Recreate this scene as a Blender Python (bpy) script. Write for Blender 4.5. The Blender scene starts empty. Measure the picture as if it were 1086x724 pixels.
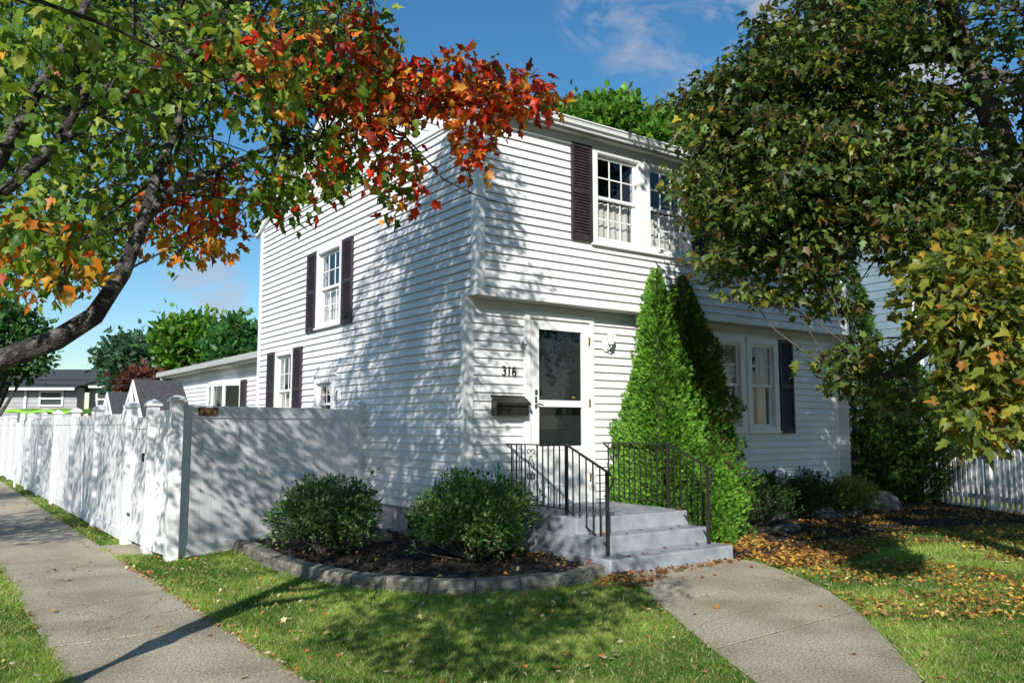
import bpy, math, random
import numpy as np
from mathutils import Vector, Matrix
random.seed(7); rs=np.random.RandomState(11)
S=bpy.context.scene; COL=S.collection
PI=math.pi
# ------------------------------------------------------------------ camera frame (used for camera and for reading distances)
CX,CY,CH=-5.64,-8.863,1.6
YAW=math.radians(35.65); PITCH=math.atan(90/875)
RX,RY=math.cos(YAW),-math.sin(YAW); DX,DY=math.sin(YAW),math.cos(YAW)
def at(u,v,Y):
    x=(u-543)/875;y=(362-v)/875
    f=math.cos(PITCH)-y*math.sin(PITCH); z=math.sin(PITCH)+y*math.cos(PITCH); t=Y/f
    return Vector((CX+t*(DX*f+x*RX),CY+t*(DY*f+x*RY),CH+t*z))
def proj(P):
    dx,dy,dz=P[:,0]-CX,P[:,1]-CY,P[:,2]-CH
    f=dx*DX+dy*DY;X=dx*RX+dy*RY
    c=f*math.cos(PITCH)+dz*math.sin(PITCH);w=-f*math.sin(PITCH)+dz*math.cos(PITCH)
    return 543+875*X/c,362-875*w/c,c
# ------------------------------------------------------------------ materials
M={}
def mat(name,col,rough=.6,noise=None,bump=None,spec=.5,metal=0,c2=None,scale=8,detail=6,bscale=None,bstr=.3,fac=(.35,.65),dist=.02):
    m=bpy.data.materials.new(name);m.use_nodes=True;nt=m.node_tree;b=nt.nodes['Principled BSDF']
    b.inputs['Base Color'].default_value=(*col,1);b.inputs['Roughness'].default_value=rough
    b.inputs['Metallic'].default_value=metal;b.inputs['Specular IOR Level'].default_value=spec
    tc=nt.nodes.new('ShaderNodeTexCoord')
    if c2:
        n=nt.nodes.new('ShaderNodeTexNoise');n.inputs['Scale'].default_value=scale;n.inputs['Detail'].default_value=detail
        r=nt.nodes.new('ShaderNodeValToRGB');r.color_ramp.elements[0].position=fac[0];r.color_ramp.elements[1].position=fac[1]
        r.color_ramp.elements[0].color=(*col,1);r.color_ramp.elements[1].color=(*c2,1)
        nt.links.new(tc.outputs['Object'],n.inputs['Vector']);nt.links.new(n.outputs['Fac'],r.inputs['Fac']);nt.links.new(r.outputs['Color'],b.inputs['Base Color'])
    if bscale:
        n2=nt.nodes.new('ShaderNodeTexNoise');n2.inputs['Scale'].default_value=bscale;n2.inputs['Detail'].default_value=6
        bp=nt.nodes.new('ShaderNodeBump');bp.inputs['Strength'].default_value=bstr;bp.inputs['Distance'].default_value=dist
        nt.links.new(tc.outputs['Object'],n2.inputs['Vector']);nt.links.new(n2.outputs['Fac'],bp.inputs['Height']);nt.links.new(bp.outputs['Normal'],b.inputs['Normal'])
    M[name]=m;return m
mat('siding',(.72,.72,.735),.5,c2=(.83,.83,.83),scale=1.7,bscale=60,bstr=.04)
mat('trim',(.76,.77,.78),.45,c2=(.82,.82,.82),scale=3)
mat('vinyl',(.62,.62,.63),.42,c2=(.78,.78,.80),scale=3.4,detail=9,fac=(.3,.6))
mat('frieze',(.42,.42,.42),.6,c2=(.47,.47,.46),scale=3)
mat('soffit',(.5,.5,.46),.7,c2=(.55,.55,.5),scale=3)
mat('shutter',(.03,.02,.025),.5,c2=(.05,.035,.04),scale=12)
mat('dark_door',(.03,.04,.045),.4)
mat('black_metal',(.012,.012,.014),.45,c2=(.03,.025,.022),scale=30)
mat('brass',(.6,.42,.15),.3,metal=1)
mat('chrome',(.45,.45,.46),.3,metal=1)
mat('curtain',(.75,.75,.70),.9)
mat('near_black',(.02,.02,.022),.9)  # near-black colour carries the darkness of unlit rooms
mat('foundation',(.33,.33,.36),.9,c2=(.42,.42,.44),scale=6,bscale=40,bstr=.3)
mat('step_paint',(.20,.23,.26),.65,c2=(.32,.35,.38),scale=5,bscale=50,bstr=.25)
mat('shingle',(.035,.036,.042),.9,c2=(.07,.07,.08),scale=20,bscale=60,bstr=.5)
mat('edging',(.12,.11,.09),.95,c2=(.28,.26,.22),scale=9,bscale=35,bstr=.8)
mat('rock',(.07,.07,.062),.95,c2=(.20,.19,.17),scale=9,bscale=14,bstr=.8)
mat('mossrock',(.22,.23,.12),.9,c2=(.33,.33,.2),scale=9,bscale=14,bstr=.8)
mat('bark',(.035,.028,.03),.9,c2=(.20,.19,.16),scale=20,bscale=70,bstr=1,fac=(.46,.66),dist=.03)
mat('bark_dark',(.05,.04,.035),.95,c2=(.12,.10,.085),scale=14,bscale=45,bstr=.8)
mat('blue_siding',(.17,.24,.29),.6,c2=(.21,.29,.34),scale=2)
mat('gray_siding',(.30,.30,.33),.7,c2=(.36,.36,.38),scale=2)
mat('beige_siding',(.50,.47,.43),.7,c2=(.56,.53,.48),scale=2)
mat('brick',(.42,.20,.08),.9,c2=(.55,.30,.12),scale=14,bscale=30)
mat('lime',(.16,.36,.04),.8,c2=(.24,.46,.06),scale=4)
mat('plaque',(.10,.035,.018),.6,c2=(.17,.08,.04),scale=18)
mat('white_glass',(.8,.8,.78),.15)
mat('picket',(.62,.62,.65),.6,c2=(.72,.72,.74),scale=7)
mat('wire',(.03,.03,.03),.7)
def speckle(name,base,lo,hi,sc=90,big=1.6,stain=(.7,.68,.62)):
    m=bpy.data.materials.new(name);m.use_nodes=True;nt=m.node_tree;b=nt.nodes['Principled BSDF'];b.inputs['Roughness'].default_value=.9;b.inputs['Specular IOR Level'].default_value=.25
    tc=nt.nodes.new('ShaderNodeTexCoord')
    def nz(s,d=4):
        n=nt.nodes.new('ShaderNodeTexNoise');n.inputs['Scale'].default_value=s;n.inputs['Detail'].default_value=d;nt.links.new(tc.outputs['Object'],n.inputs['Vector']);return n
    a=nz(sc,3);r=nt.nodes.new('ShaderNodeValToRGB');e=r.color_ramp.elements
    e[0].position=.34;e[1].position=.66;e[0].color=(*lo,1);e[1].color=(*hi,1);k=e.new(.5);k.color=(*base,1)
    nt.links.new(a.outputs['Fac'],r.inputs['Fac'])
    g=nz(big,8);r2=nt.nodes.new('ShaderNodeValToRGB');r2.color_ramp.elements[0].position=.35;r2.color_ramp.elements[1].position=.62
    r2.color_ramp.elements[0].color=(*stain,1);r2.color_ramp.elements[1].color=(1,1,1,1);nt.links.new(g.outputs['Fac'],r2.inputs['Fac'])
    mx=nt.nodes.new('ShaderNodeMix');mx.data_type='RGBA';mx.blend_type='MULTIPLY';mx.inputs[0].default_value=1
    nt.links.new(r.outputs['Color'],mx.inputs[6]);nt.links.new(r2.outputs['Color'],mx.inputs[7]);nt.links.new(mx.outputs[2],b.inputs['Base Color'])
    if name=='concrete':
        vo=nt.nodes.new('ShaderNodeTexVoronoi');vo.feature='DISTANCE_TO_EDGE';vo.inputs['Scale'].default_value=.33;dn=nz(2.5,6);dv=nt.nodes.new('ShaderNodeVectorMath');dv.operation='MULTIPLY_ADD';dv.inputs[1].default_value=(.35,.35,.35)
        nt.links.new(dn.outputs['Color'],dv.inputs[0]);nt.links.new(tc.outputs['Object'],dv.inputs[2]);nt.links.new(dv.outputs[0],vo.inputs['Vector'])
        cr_=nt.nodes.new('ShaderNodeMapRange');cr_.inputs['From Min'].default_value=.0;cr_.inputs['From Max'].default_value=.0022;cr_.inputs['To Min'].default_value=.5;nt.links.new(vo.outputs['Distance'],cr_.inputs['Value'])
        m2=nt.nodes.new('ShaderNodeMix');m2.data_type='RGBA';m2.blend_type='MULTIPLY';m2.inputs[0].default_value=1;nt.links.new(mx.outputs[2],m2.inputs[6]);nt.links.new(cr_.outputs[0],m2.inputs[7]);nt.links.new(m2.outputs[2],b.inputs['Base Color'])
    bp=nt.nodes.new('ShaderNodeBump');bp.inputs['Strength'].default_value=.5;bp.inputs['Distance'].default_value=.006
    nt.links.new(a.outputs['Fac'],bp.inputs['Height']);nt.links.new(bp.outputs['Normal'],b.inputs['Normal']);M[name]=m
speckle('concrete',(.42,.37,.28),(.23,.20,.15),(.64,.57,.45),60,1.3,(.68,.66,.62))
speckle('soil',(.12,.14,.045),(.06,.07,.025),(.24,.23,.10),30,2.2,(.7,.7,.5))
speckle('mulch',(.035,.028,.024),(.012,.01,.009),(.085,.07,.06),45,3,(.6,.6,.6))
speckle('asphalt',(.05,.05,.05),(.03,.03,.03),(.09,.09,.09),90,1.5)
def leafmat(name,trans=.3,rough=.45,spec=.35):
    m=bpy.data.materials.new(name);m.use_nodes=True;nt=m.node_tree;b=nt.nodes['Principled BSDF'];out=nt.nodes['Material Output']
    b.inputs['Roughness'].default_value=rough;b.inputs['Specular IOR Level'].default_value=spec
    at_=nt.nodes.new('ShaderNodeAttribute');at_.attribute_name='Col';nt.links.new(at_.outputs['Color'],b.inputs['Base Color'])
    if trans:
        t=nt.nodes.new('ShaderNodeBsdfTranslucent');g=nt.nodes.new('ShaderNodeMix');g.data_type='RGBA';g.blend_type='MULTIPLY';g.inputs[0].default_value=1
        g.inputs[7].default_value=(1.5,1.6,1.0,1);nt.links.new(at_.outputs['Color'],g.inputs[6]);nt.links.new(g.outputs[2],t.inputs['Color'])
        mx=nt.nodes.new('ShaderNodeMixShader');mx.inputs[0].default_value=trans
        nt.links.new(b.outputs[0],mx.inputs[1]);nt.links.new(t.outputs[0],mx.inputs[2]);nt.links.new(mx.outputs[0],out.inputs['Surface'])
    M[name]=m
leafmat('leaf',.38);leafmat('needle',.2,.6,.2);leafmat('blade',.35,.6,.2);leafmat('litter',.1,.7,.2)
def glassmat(name,tint=.75):
    m=bpy.data.materials.new(name);m.use_nodes=True;nt=m.node_tree;out=nt.nodes['Material Output'];nt.nodes.remove(nt.nodes['Principled BSDF'])
    t=nt.nodes.new('ShaderNodeBsdfTransparent');t.inputs[0].default_value=(tint,tint*1.01,tint,1)
    g=nt.nodes.new('ShaderNodeBsdfGlossy');g.inputs['Roughness'].default_value=.02;g.inputs['Color'].default_value=(.9,.92,.95,1)
    f=nt.nodes.new('ShaderNodeLayerWeight');f.inputs['Blend'].default_value=.5
    pw=nt.nodes.new('ShaderNodeMath');pw.operation='POWER';pw.inputs[1].default_value=3.2;nt.links.new(f.outputs['Facing'],pw.inputs[0])
    ma=nt.nodes.new('ShaderNodeMath');ma.operation='MULTIPLY_ADD';ma.inputs[1].default_value=.9;ma.inputs[2].default_value=.05;nt.links.new(pw.outputs[0],ma.inputs[0])
    mx=nt.nodes.new('ShaderNodeMixShader');nt.links.new(ma.outputs[0],mx.inputs[0]);nt.links.new(t.outputs[0],mx.inputs[1]);nt.links.new(g.outputs[0],mx.inputs[2]);nt.links.new(mx.outputs[0],out.inputs['Surface']);M[name]=m
glassmat('glass')
# ------------------------------------------------------------------ object helpers
def origin_of(p):
    o=Vector((0,0,0))
    while p is not None: o=o+p.location; p=p.parent
    return o
def link(o,parent=None):
    COL.objects.link(o)
    if parent is not None: o.parent=parent
    return o
class MB:
    def __init__(s): s.v=[];s.f=[]
    def quad(s,a,b,c,d): n=len(s.v);s.v+=[tuple(a),tuple(b),tuple(c),tuple(d)];s.f.append((n,n+1,n+2,n+3));return s
    def poly(s,pts): n=len(s.v);s.v+=[tuple(p) for p in pts];s.f.append(tuple(range(n,n+len(pts))));return s
    def hexa(s,p):  # 8 points bottom4 top4
        n=len(s.v);s.v+=[tuple(q) for q in p]
        for f in ((3,2,1,0),(4,5,6,7),(0,1,5,4),(1,2,6,5),(2,3,7,6),(3,0,4,7)): s.f.append(tuple(n+i for i in f))
        return s
    def box(s,x0,x1,y0,y1,z0,z1,mp=None):
        p=[(x0,y0,z0),(x1,y0,z0),(x1,y1,z0),(x0,y1,z0),(x0,y0,z1),(x1,y0,z1),(x1,y1,z1),(x0,y1,z1)]
        if mp: p=[mp(*q) for q in p]
        return s.hexa(p)
    def rotbox(s,c,ax,L,W,Hh):  # centred bar, ax angle about z
        ca,sa=math.cos(ax),math.sin(ax);mp=lambda x,y,z:(c[0]+x*ca-y*sa,c[1]+x*sa+y*ca,c[2]+z)
        return s.box(-L/2,L/2,-W/2,W/2,0,Hh,mp)
    def tube(s,pts,rad,seg=8,cap=True):
        pts=[Vector(p) for p in pts];n0=len(s.v);k=len(pts)
        if not hasattr(rad,'__len__'): rad=[rad]*k
        up=Vector((0,0,1))
        for i,p in enumerate(pts):
            d=(pts[min(i+1,k-1)]-pts[max(i-1,0)]);d=d.normalized() if d.length>1e-9 else Vector((0,0,1))
            a=d.cross(up)
            if a.length<.05: a=d.cross(Vector((1,0,0)))
            a.normalize();b=d.cross(a)
            for j in range(seg):
                t=2*PI*j/seg;q=p+(a*math.cos(t)+b*math.sin(t))*rad[i];s.v.append(tuple(q))
        for i in range(k-1):
            for j in range(seg):
                A=n0+i*seg+j;B=n0+i*seg+(j+1)%seg;s.f.append((A,B,B+seg,A+seg))
        if cap: s.f.append(tuple(n0+j for j in range(seg))[::-1]);s.f.append(tuple(n0+(k-1)*seg+j for j in range(seg)))
        return s
    def lathe(s,c,prof,seg=16):  # prof list of (r,z)
        n0=len(s.v)
        for r,z in prof:
            for j in range(seg): t=2*PI*j/seg;s.v.append((c[0]+r*math.cos(t),c[1]+r*math.sin(t),c[2]+z))
        for i in range(len(prof)-1):
            for j in range(seg):
                A=n0+i*seg+j;B=n0+i*seg+(j+1)%seg;s.f.append((A,B,B+seg,A+seg))
        s.f.append(tuple(n0+j for j in range(seg))[::-1]);s.f.append(tuple(n0+(len(prof)-1)*seg+j for j in range(seg)));return s
    def build(s,name,m,parent=None,smooth=False,bevel=0,off=None):
        o0=origin_of(parent) if off is None else off
        me=bpy.data.meshes.new(name);me.from_pydata([(x-o0[0],y-o0[1],z-o0[2]) for x,y,z in s.v],[],s.f);me.materials.append(M[m] if isinstance(m,str) else m)
        if smooth: me.shade_smooth()
        o=bpy.data.objects.new(name,me);link(o,parent)
        if bevel:
            b=o.modifiers.new('b','BEVEL');b.width=bevel;b.segments=2;b.limit_method='ANGLE'
        return o
def tag(o,label=None,cat=None,group=None,kind=None):
    if label: o['label']=label
    if cat: o['category']=cat
    if group: o['group']=group
    if kind: o['kind']=kind
    return o
def thing(name,loc,label,cat,group=None,rz=0):
    o=bpy.data.objects.new(name,None);o.empty_display_size=.2;o.location=loc;o.rotation_euler=(0,0,rz);link(o);return tag(o,label,cat,group)
def npmesh(name,V,F,colr,m,parent=None,off=None,smooth=False):
    """V (n,3), F (m,3) tri, colr (n,3)"""
    o0=origin_of(parent) if off is None else off
    me=bpy.data.meshes.new(name);V=np.asarray(V,dtype=np.float32)-np.array(o0,dtype=np.float32)
    me.vertices.add(len(V));me.vertices.foreach_set('co',V.ravel())
    F=np.asarray(F,dtype=np.int32);me.loops.add(F.size);me.loops.foreach_set('vertex_index',F.ravel())
    me.polygons.add(len(F));me.polygons.foreach_set('loop_start',np.arange(0,F.size,3,dtype=np.int32));me.polygons.foreach_set('loop_total',np.full(len(F),3,dtype=np.int32))
    me.update(calc_edges=True)
    if colr is not None:
        a=me.color_attributes.new('Col','FLOAT_COLOR','POINT');c=np.ones((len(V),4),dtype=np.float32);c[:,:3]=colr;a.data.foreach_set('color',c.ravel())
    me.materials.append(M[m]);o=bpy.data.objects.new(name,me);link(o,parent)
    if smooth: me.shade_smooth()
    return o
# leaf templates: x across, y along, z up; fan from centre
def fan(outline,c,fold=.18,droop=.12):
    v=[(c[0],c[1],0)]+[(x,y,fold*abs(x)-droop*y*y) for x,y in outline];n=len(outline)
    return np.array(v,dtype=float),np.array([(0,1+i,1+(i+1)%n) for i in range(n)])
_h=[(0,0),(.22,-.02),(.38,.10),(.36,.30),(.42,.42),(.56,.66),(.34,.62),(.24,.66),(.17,.86),(0,1.08)]
MAPLE=fan(_h+[(-x,y) for x,y in _h[-2:0:-1]],(0,.40),.30,.30)
_h2=[(0,0),(.16,.04),(.44,.06),(.33,.28),(.58,.50),(.36,.56),(.22,.62),(.20,.80),(.06,1.05)]
MAPLE2=fan(_h2+[(-x*.9,y*.95+.03) for x,y in _h2[-1:0:-1]],(.02,.40),-.22,.45)
MAPLE3=fan([(0,0),(.30,.02),(.34,.30),(.50,.55),(.22,.60),(.05,1.02),(-.15,.70),(-.48,.62),(-.30,.33),(-.36,.08)],(0,.4),.55,.1)
OVAL=fan([(0,0),(.22,.25),(.24,.6),(0,1),(-.24,.6),(-.22,.25)],(0,.45))
SPRAY=fan([(0,0),(.10,.35),(.34,.42),(.16,.55),(.30,.78),(.07,.72),(0,1.1),(-.07,.72),(-.30,.78),(-.16,.55),(-.34,.42),(-.10,.35)],(0,.5),.1,.2)
BIGL=fan([(0,0),(.3,.1),(.5,.45),(.25,.6),(.3,.9),(0,1.05),(-.25,.8),(-.5,.7),(-.3,.35),(-.4,.1)],(0,.45),.25,.2)
def unit(a): return a/np.maximum(np.linalg.norm(a,axis=1,keepdims=True),1e-9)
def scatter(tmpl,P,axis,nrm,size,col):
    T,F=tmpl;N=len(P);ax=unit(axis);sd=unit(np.cross(ax,nrm));nn=np.cross(sd,ax)
    wx_=rs.uniform(.6,1.0,(N,1,1));cz=rs.uniform(-.5,1.9,(N,1,1));bd=rs.uniform(-.25,.25,(N,1,1))
    L=((T[None,:,0,None]*wx_+bd*T[None,:,1,None]**2)*sd[:,None,:]+T[None,:,1,None]*ax[:,None,:]+T[None,:,2,None]*cz*nn[:,None,:])*size[:,None,None]
    V=(P[:,None,:]+L).reshape(-1,3);Fs=(F[None]+(np.arange(N)*len(T))[:,None,None]).reshape(-1,3)
    C=np.repeat(col,len(T),axis=0)*rs.uniform(.8,1.2,(N*len(T),1));return V,Fs,C
def pick(palette,n,w=None):
    p=np.array(palette,dtype=float);i=rs.choice(len(p),n,p=w);c=p[i];return c*(1+rs.uniform(-.25,.25,(n,1)))
def ell(n,c,r,shell=0.0):
    d=unit(rs.normal(size=(n,3)));k=(shell+(1-shell)*rs.rand(n,1)**(1/3) if shell<1 else 1);return np.array(c)+d*k*np.array(r)
def inpoly(P,poly):
    x,y=P[:,0],P[:,1];r=np.zeros(len(P),bool);n=len(poly)
    for i in range(n):
        x1,y1=poly[i][:2];x2,y2=poly[(i+1)%n][:2]
        if y1==y2: continue
        r^=((y1>y)!=(y2>y))&(x<(x2-x1)*(y-y1)/(y2-y1)+x1)
    return r
# ------------------------------------------------------------------ camera, light, sky
cam=bpy.data.cameras.new('camera');co=bpy.data.objects.new('camera',cam);link(co);S.camera=co
cam.sensor_width=36;cam.lens=36*875/1086;cam.clip_end=2000;cam.clip_start=.05
co.location=(CX,CY,CH);co.rotation_euler=(PI/2+PITCH,0,-YAW)
EL=math.radians(28.5);AZ=math.atan2(.692,.722)   # azimuth of travel of light, from +y towards +x
d=Vector((math.sin(AZ)*math.cos(EL),math.cos(AZ)*math.cos(EL),-math.sin(EL)))
sl=bpy.data.lights.new('sun','SUN');sl.energy=5.0;sl.angle=math.radians(.55);sl.color=(1,.95,.87);so=bpy.data.objects.new('sun',sl);link(so)
so.rotation_euler=d.to_track_quat('-Z','Y').to_euler();so.location=(-20,-20,20)
W=bpy.data.worlds.new('World');S.world=W;W.use_nodes=True;nt=W.node_tree;bg=nt.nodes['Background']
sky=nt.nodes.new('ShaderNodeTexSky');sky.sky_type='NISHITA';sky.sun_disc=False;sky.sun_elevation=EL;sky.sun_rotation=AZ+PI
sky.air_density=1.1;sky.dust_density=.15;sky.ozone_density=3.5;sky.altitude=200
tc=nt.nodes.new('ShaderNodeTexCoord');L=nt.links.new
hs=nt.nodes.new('ShaderNodeHueSaturation');hs.inputs['Hue'].default_value=.495;hs.inputs['Saturation'].default_value=1.24;hs.inputs['Value'].default_value=1.5;L(sky.outputs[0],hs.inputs['Color'])
# wisps of cloud: noise gated by a broad direction mask
mp=nt.nodes.new('ShaderNodeMapping');mp.inputs['Scale'].default_value=(5,5,11);L(tc.outputs['Generated'],mp.inputs['Vector'])
nz=nt.nodes.new('ShaderNodeTexNoise');nz.inputs['Scale'].default_value=2.0;nz.inputs['Detail'].default_value=8;nz.inputs['Roughness'].default_value=.6;nz.inputs['Distortion'].default_value=.6;L(mp.outputs[0],nz.inputs['Vector'])
rr=nt.nodes.new('ShaderNodeValToRGB');rr.color_ramp.elements[0].position=.43;rr.color_ramp.elements[1].position=.75;L(nz.outputs['Fac'],rr.inputs['Fac'])
acc=None
for (u,v,w_,s_) in ((800,-5,.992,.75),(630,14,.9988,.7),(1040,160,.97,.9),(215,313,.9985,.6),(930,60,.97,.9),(690,30,.997,.5)):
    q=(at(u,v,10)-Vector((CX,CY,CH))).normalized()
    dp=nt.nodes.new('ShaderNodeVectorMath');dp.operation='DOT_PRODUCT';dp.inputs[1].default_value=q;L(tc.outputs['Generated'],dp.inputs[0])
    mr=nt.nodes.new('ShaderNodeMapRange');mr.inputs['From Min'].default_value=w_;mr.inputs['From Max'].default_value=1;mr.inputs['To Max'].default_value=s_;mr.clamp=True;L(dp.outputs['Value'],mr.inputs['Value'])
    if acc is None: acc=mr.outputs[0]
    else:
        mm=nt.nodes.new('ShaderNodeMath');mm.operation='MAXIMUM';L(acc,mm.inputs[0]);L(mr.outputs[0],mm.inputs[1]);acc=mm.outputs[0]
ad=nt.nodes.new('ShaderNodeMath');ad.operation='MULTIPLY';L(acc,ad.inputs[0]);L(rr.outputs[0],ad.inputs[1])
a2=nt.nodes.new('ShaderNodeMath');a2.operation='MULTIPLY';a2.inputs[1].default_value=2.2;a2.use_clamp=True;L(ad.outputs[0],a2.inputs[0])
mx=nt.nodes.new('ShaderNodeMix');mx.data_type='RGBA';mx.inputs[7].default_value=(6.2,6.3,7.2,1);L(a2.outputs[0],mx.inputs[0]);L(hs.outputs[0],mx.inputs[6]);L(mx.outputs[2],bg.inputs['Color'])
bg.inputs['Strength'].default_value=.068
S.view_settings.view_transform='Standard';S.view_settings.look='None';S.view_settings.gamma=1;S.view_settings.exposure=.3
# ------------------------------------------------------------------ ground, walks
def struct(mb,name,m,**k): return tag(mb.build(name,m,**k),kind='structure')
struct(MB().quad((-300,-300,0),(300,-300,0),(300,300,0),(-300,300,0)),'ground','soil')
def slab(mb,pts,z0,z1):
    n=len(pts);b=len(mb.v);mb.v+=[(x,y,z0) for x,y in pts]+[(x,y,z1) for x,y in pts]
    mb.f.append(tuple(b+n+i for i in range(n)))
    for i in range(n): j=(i+1)%n;mb.f.append((b+i,b+j,b+n+j,b+n+i))
sw_=MB();yy=-8.0;SWX0,SWX1=-4.78,-3.56
while yy<45:
    L_=1.52;tilt=random.uniform(-.004,.004);slab(sw_,[(SWX0,yy+.009),(SWX1,yy+.009),(SWX1,yy+L_-.009),(SWX0,yy+L_-.009)],-.03,.018+tilt);yy+=L_
struct(sw_,'sidewalk','concrete',bevel=.003)
fs=MB();xx=-22
while xx<30:
    slab(fs,[(xx+.006,-9.6),(xx+1.514,-9.6),(xx+1.514,-8.02),(xx+.006,-8.02)],-.03,.016);xx+=1.52
struct(fs,'front_sidewalk','concrete',bevel=.006)
gp=MB();slab(gp,[(-3.55,2.42),(-2.6,2.42),(-2.6,3.5),(-3.55,3.5)],-.03,.014);struct(gp,'gate_path','concrete')
# curving walk: left and right edges, split at three joints
LE=[(.52,-2.17),(.62,-2.32),(.30,-2.78),(-.12,-3.42),(-.55,-4.12),(-.93,-4.75),(-1.3,-5.42),(-1.75,-6.3),(-2.1,-7.2),(-2.3,-8.0)]
RE=[(2.46,-2.17),(2.5,-2.45),(2.28,-2.95),(2.02,-3.42),(1.64,-3.99),(1.08,-4.63),(.30,-5.38),(-.41,-6.01),(-.85,-7.0),(-1.05,-8.0)]
WALK=LE+RE[::-1]
wk=MB()
def lerp2(a,b,t): return (a[0]+(b[0]-a[0])*t,a[1]+(b[1]-a[1])*t)
for (i,j) in ((0,3),(3,5),(5,7),(7,9)):
    P_=LE[i:j+1]+RE[i:j+1][::-1];c=(sum(p[0] for p in P_)/len(P_),sum(p[1] for p in P_)/len(P_))
    slab(wk,[(c[0]+(p[0]-c[0])*.992,c[1]+(p[1]-c[1])*.986) for p in P_],-.03,.018)
struct(wk,'front_walk','concrete',bevel=.003)
jt=MB();jt.poly([(x,y,.0125) for x,y in WALK]);jt.quad((SWX0+.01,-8,.0118),(SWX1-.01,-8,.0118),(SWX1-.01,45,.0118),(SWX0+.01,45,.0118));jt.quad((-22,-9.59,.0055),(30,-9.59,.0055),(30,-8.03,.0055),(-22,-8.03,.0055));struct(jt,'soil_in_walk_joints','mulch')
# street beyond the left verge
rd=MB();slab(rd,[(-16,-60),(-7.3,-60),(-7.3,90),(-16,90)],-.2,.004);struct(rd,'road','asphalt')
kb=MB();slab(kb,[(-7.3,-60),(-7.14,-60),(-7.14,90),(-7.3,90)],-.2,.12);struct(kb,'kerb','concrete')
# planting beds
def smooth(pts,n=6):
    out=[]
    for i in range(len(pts)-1):
        p0=Vector(pts[max(i-1,0)]);p1=Vector(pts[i]);p2=Vector(pts[i+1]);p3=Vector(pts[min(i+2,len(pts)-1)])
        for k in range(n):
            t=k/n;out.append(.5*((2*p1)+(p2-p0)*t+(2*p0-5*p1+4*p2-p3)*t*t+(3*p1-p0-3*p2+p3)*t**3))
    out.append(Vector(pts[-1]));return out
EDGE=smooth([(-2.15,2.3),(-2.12,1.55),(-2.2,.7),(-2.16,-.15),(-1.95,-1.05),(-1.55,-1.75),(-.95,-2.12),(-.25,-2.25),(.42,-1.98)])
BEDL=[(p.x,p.y) for p in EDGE]+[(.45,-1.6),(.45,.3),(0,3.0)]
BEDR=[(2.5,-2.15),(2.9,-2.3),(3.6,-2.15),(4.6,-1.95),(5.8,-1.95),(6.9,-1.75),(7.6,-2.2),(8.6,-2.6),(10.0,-2.9),(12.5,1.2),(8.2,1.5),(8.0,.2),(2.5,.2)]
def bed(poly,z,name):
    xs=[p[0] for p in poly];ys=[p[1] for p in poly];st=.08
    nx=int((max(xs)-min(xs))/st)+2;ny=int((max(ys)-min(ys))/st)+2
    gx=min(xs)+np.arange(nx)*st;gy=min(ys)+np.arange(ny)*st;X,Y=np.meshgrid(gx,gy,indexing='ij');P=np.stack([X.ravel(),Y.ravel()],1)
    ins=inpoly(P,poly);Z=np.where(ins,z+.02*np.sin(P[:,0]*7)*np.cos(P[:,1]*6)+rs.uniform(-.012,.012,len(P)),-.02)
    V=np.column_stack([P,Z]);I=np.arange(nx*ny).reshape(nx,ny);a=I[:-1,:-1].ravel();b=I[1:,:-1].ravel();c=I[1:,1:].ravel();dd=I[:-1,1:].ravel()
    keep=ins[a]|ins[b]|ins[c]|ins[dd];F=np.concatenate([np.stack([a,b,c],1)[keep],np.stack([a,c,dd],1)[keep]])
    tag(npmesh(name,V,F,None,'mulch'),kind='structure')
bed(BEDL,.10,'mulch_bed');bed(BEDR,.035,'mulch_ground')
# mulch chips
def chips(poly,n,z,name,pal,size=(.02,.05),label=None):
    xs=[p[0] for p in poly];ys=[p[1] for p in poly]
    P=np.column_stack([rs.uniform(min(xs),max(xs),n),rs.uniform(min(ys),max(ys),n),np.full(n,z)+rs.uniform(0,.02,n)]);P=P[inpoly(P,poly)];k=len(P)
    ax=rs.normal(size=(k,3));ax[:,2]*=.3;nr=rs.normal(size=(k,3))*.5+np.array([0,0,1]);return scatter(OVAL,P,ax,nr,rs.uniform(*size,k),pick(pal,k))
MP=[(.03,.022,.018),(.06,.045,.035),(.015,.012,.01),(.11,.09,.075)]
for poly,n,z in ((BEDL,9000,.105),(BEDR,22000,.045)):
    V,F,C=chips(poly,n,z,'x',MP);tag(npmesh('wood_chips',V,F,C,'litter'),'dark wood chip mulch covering the planting beds','mulch',kind='stuff')
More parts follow.
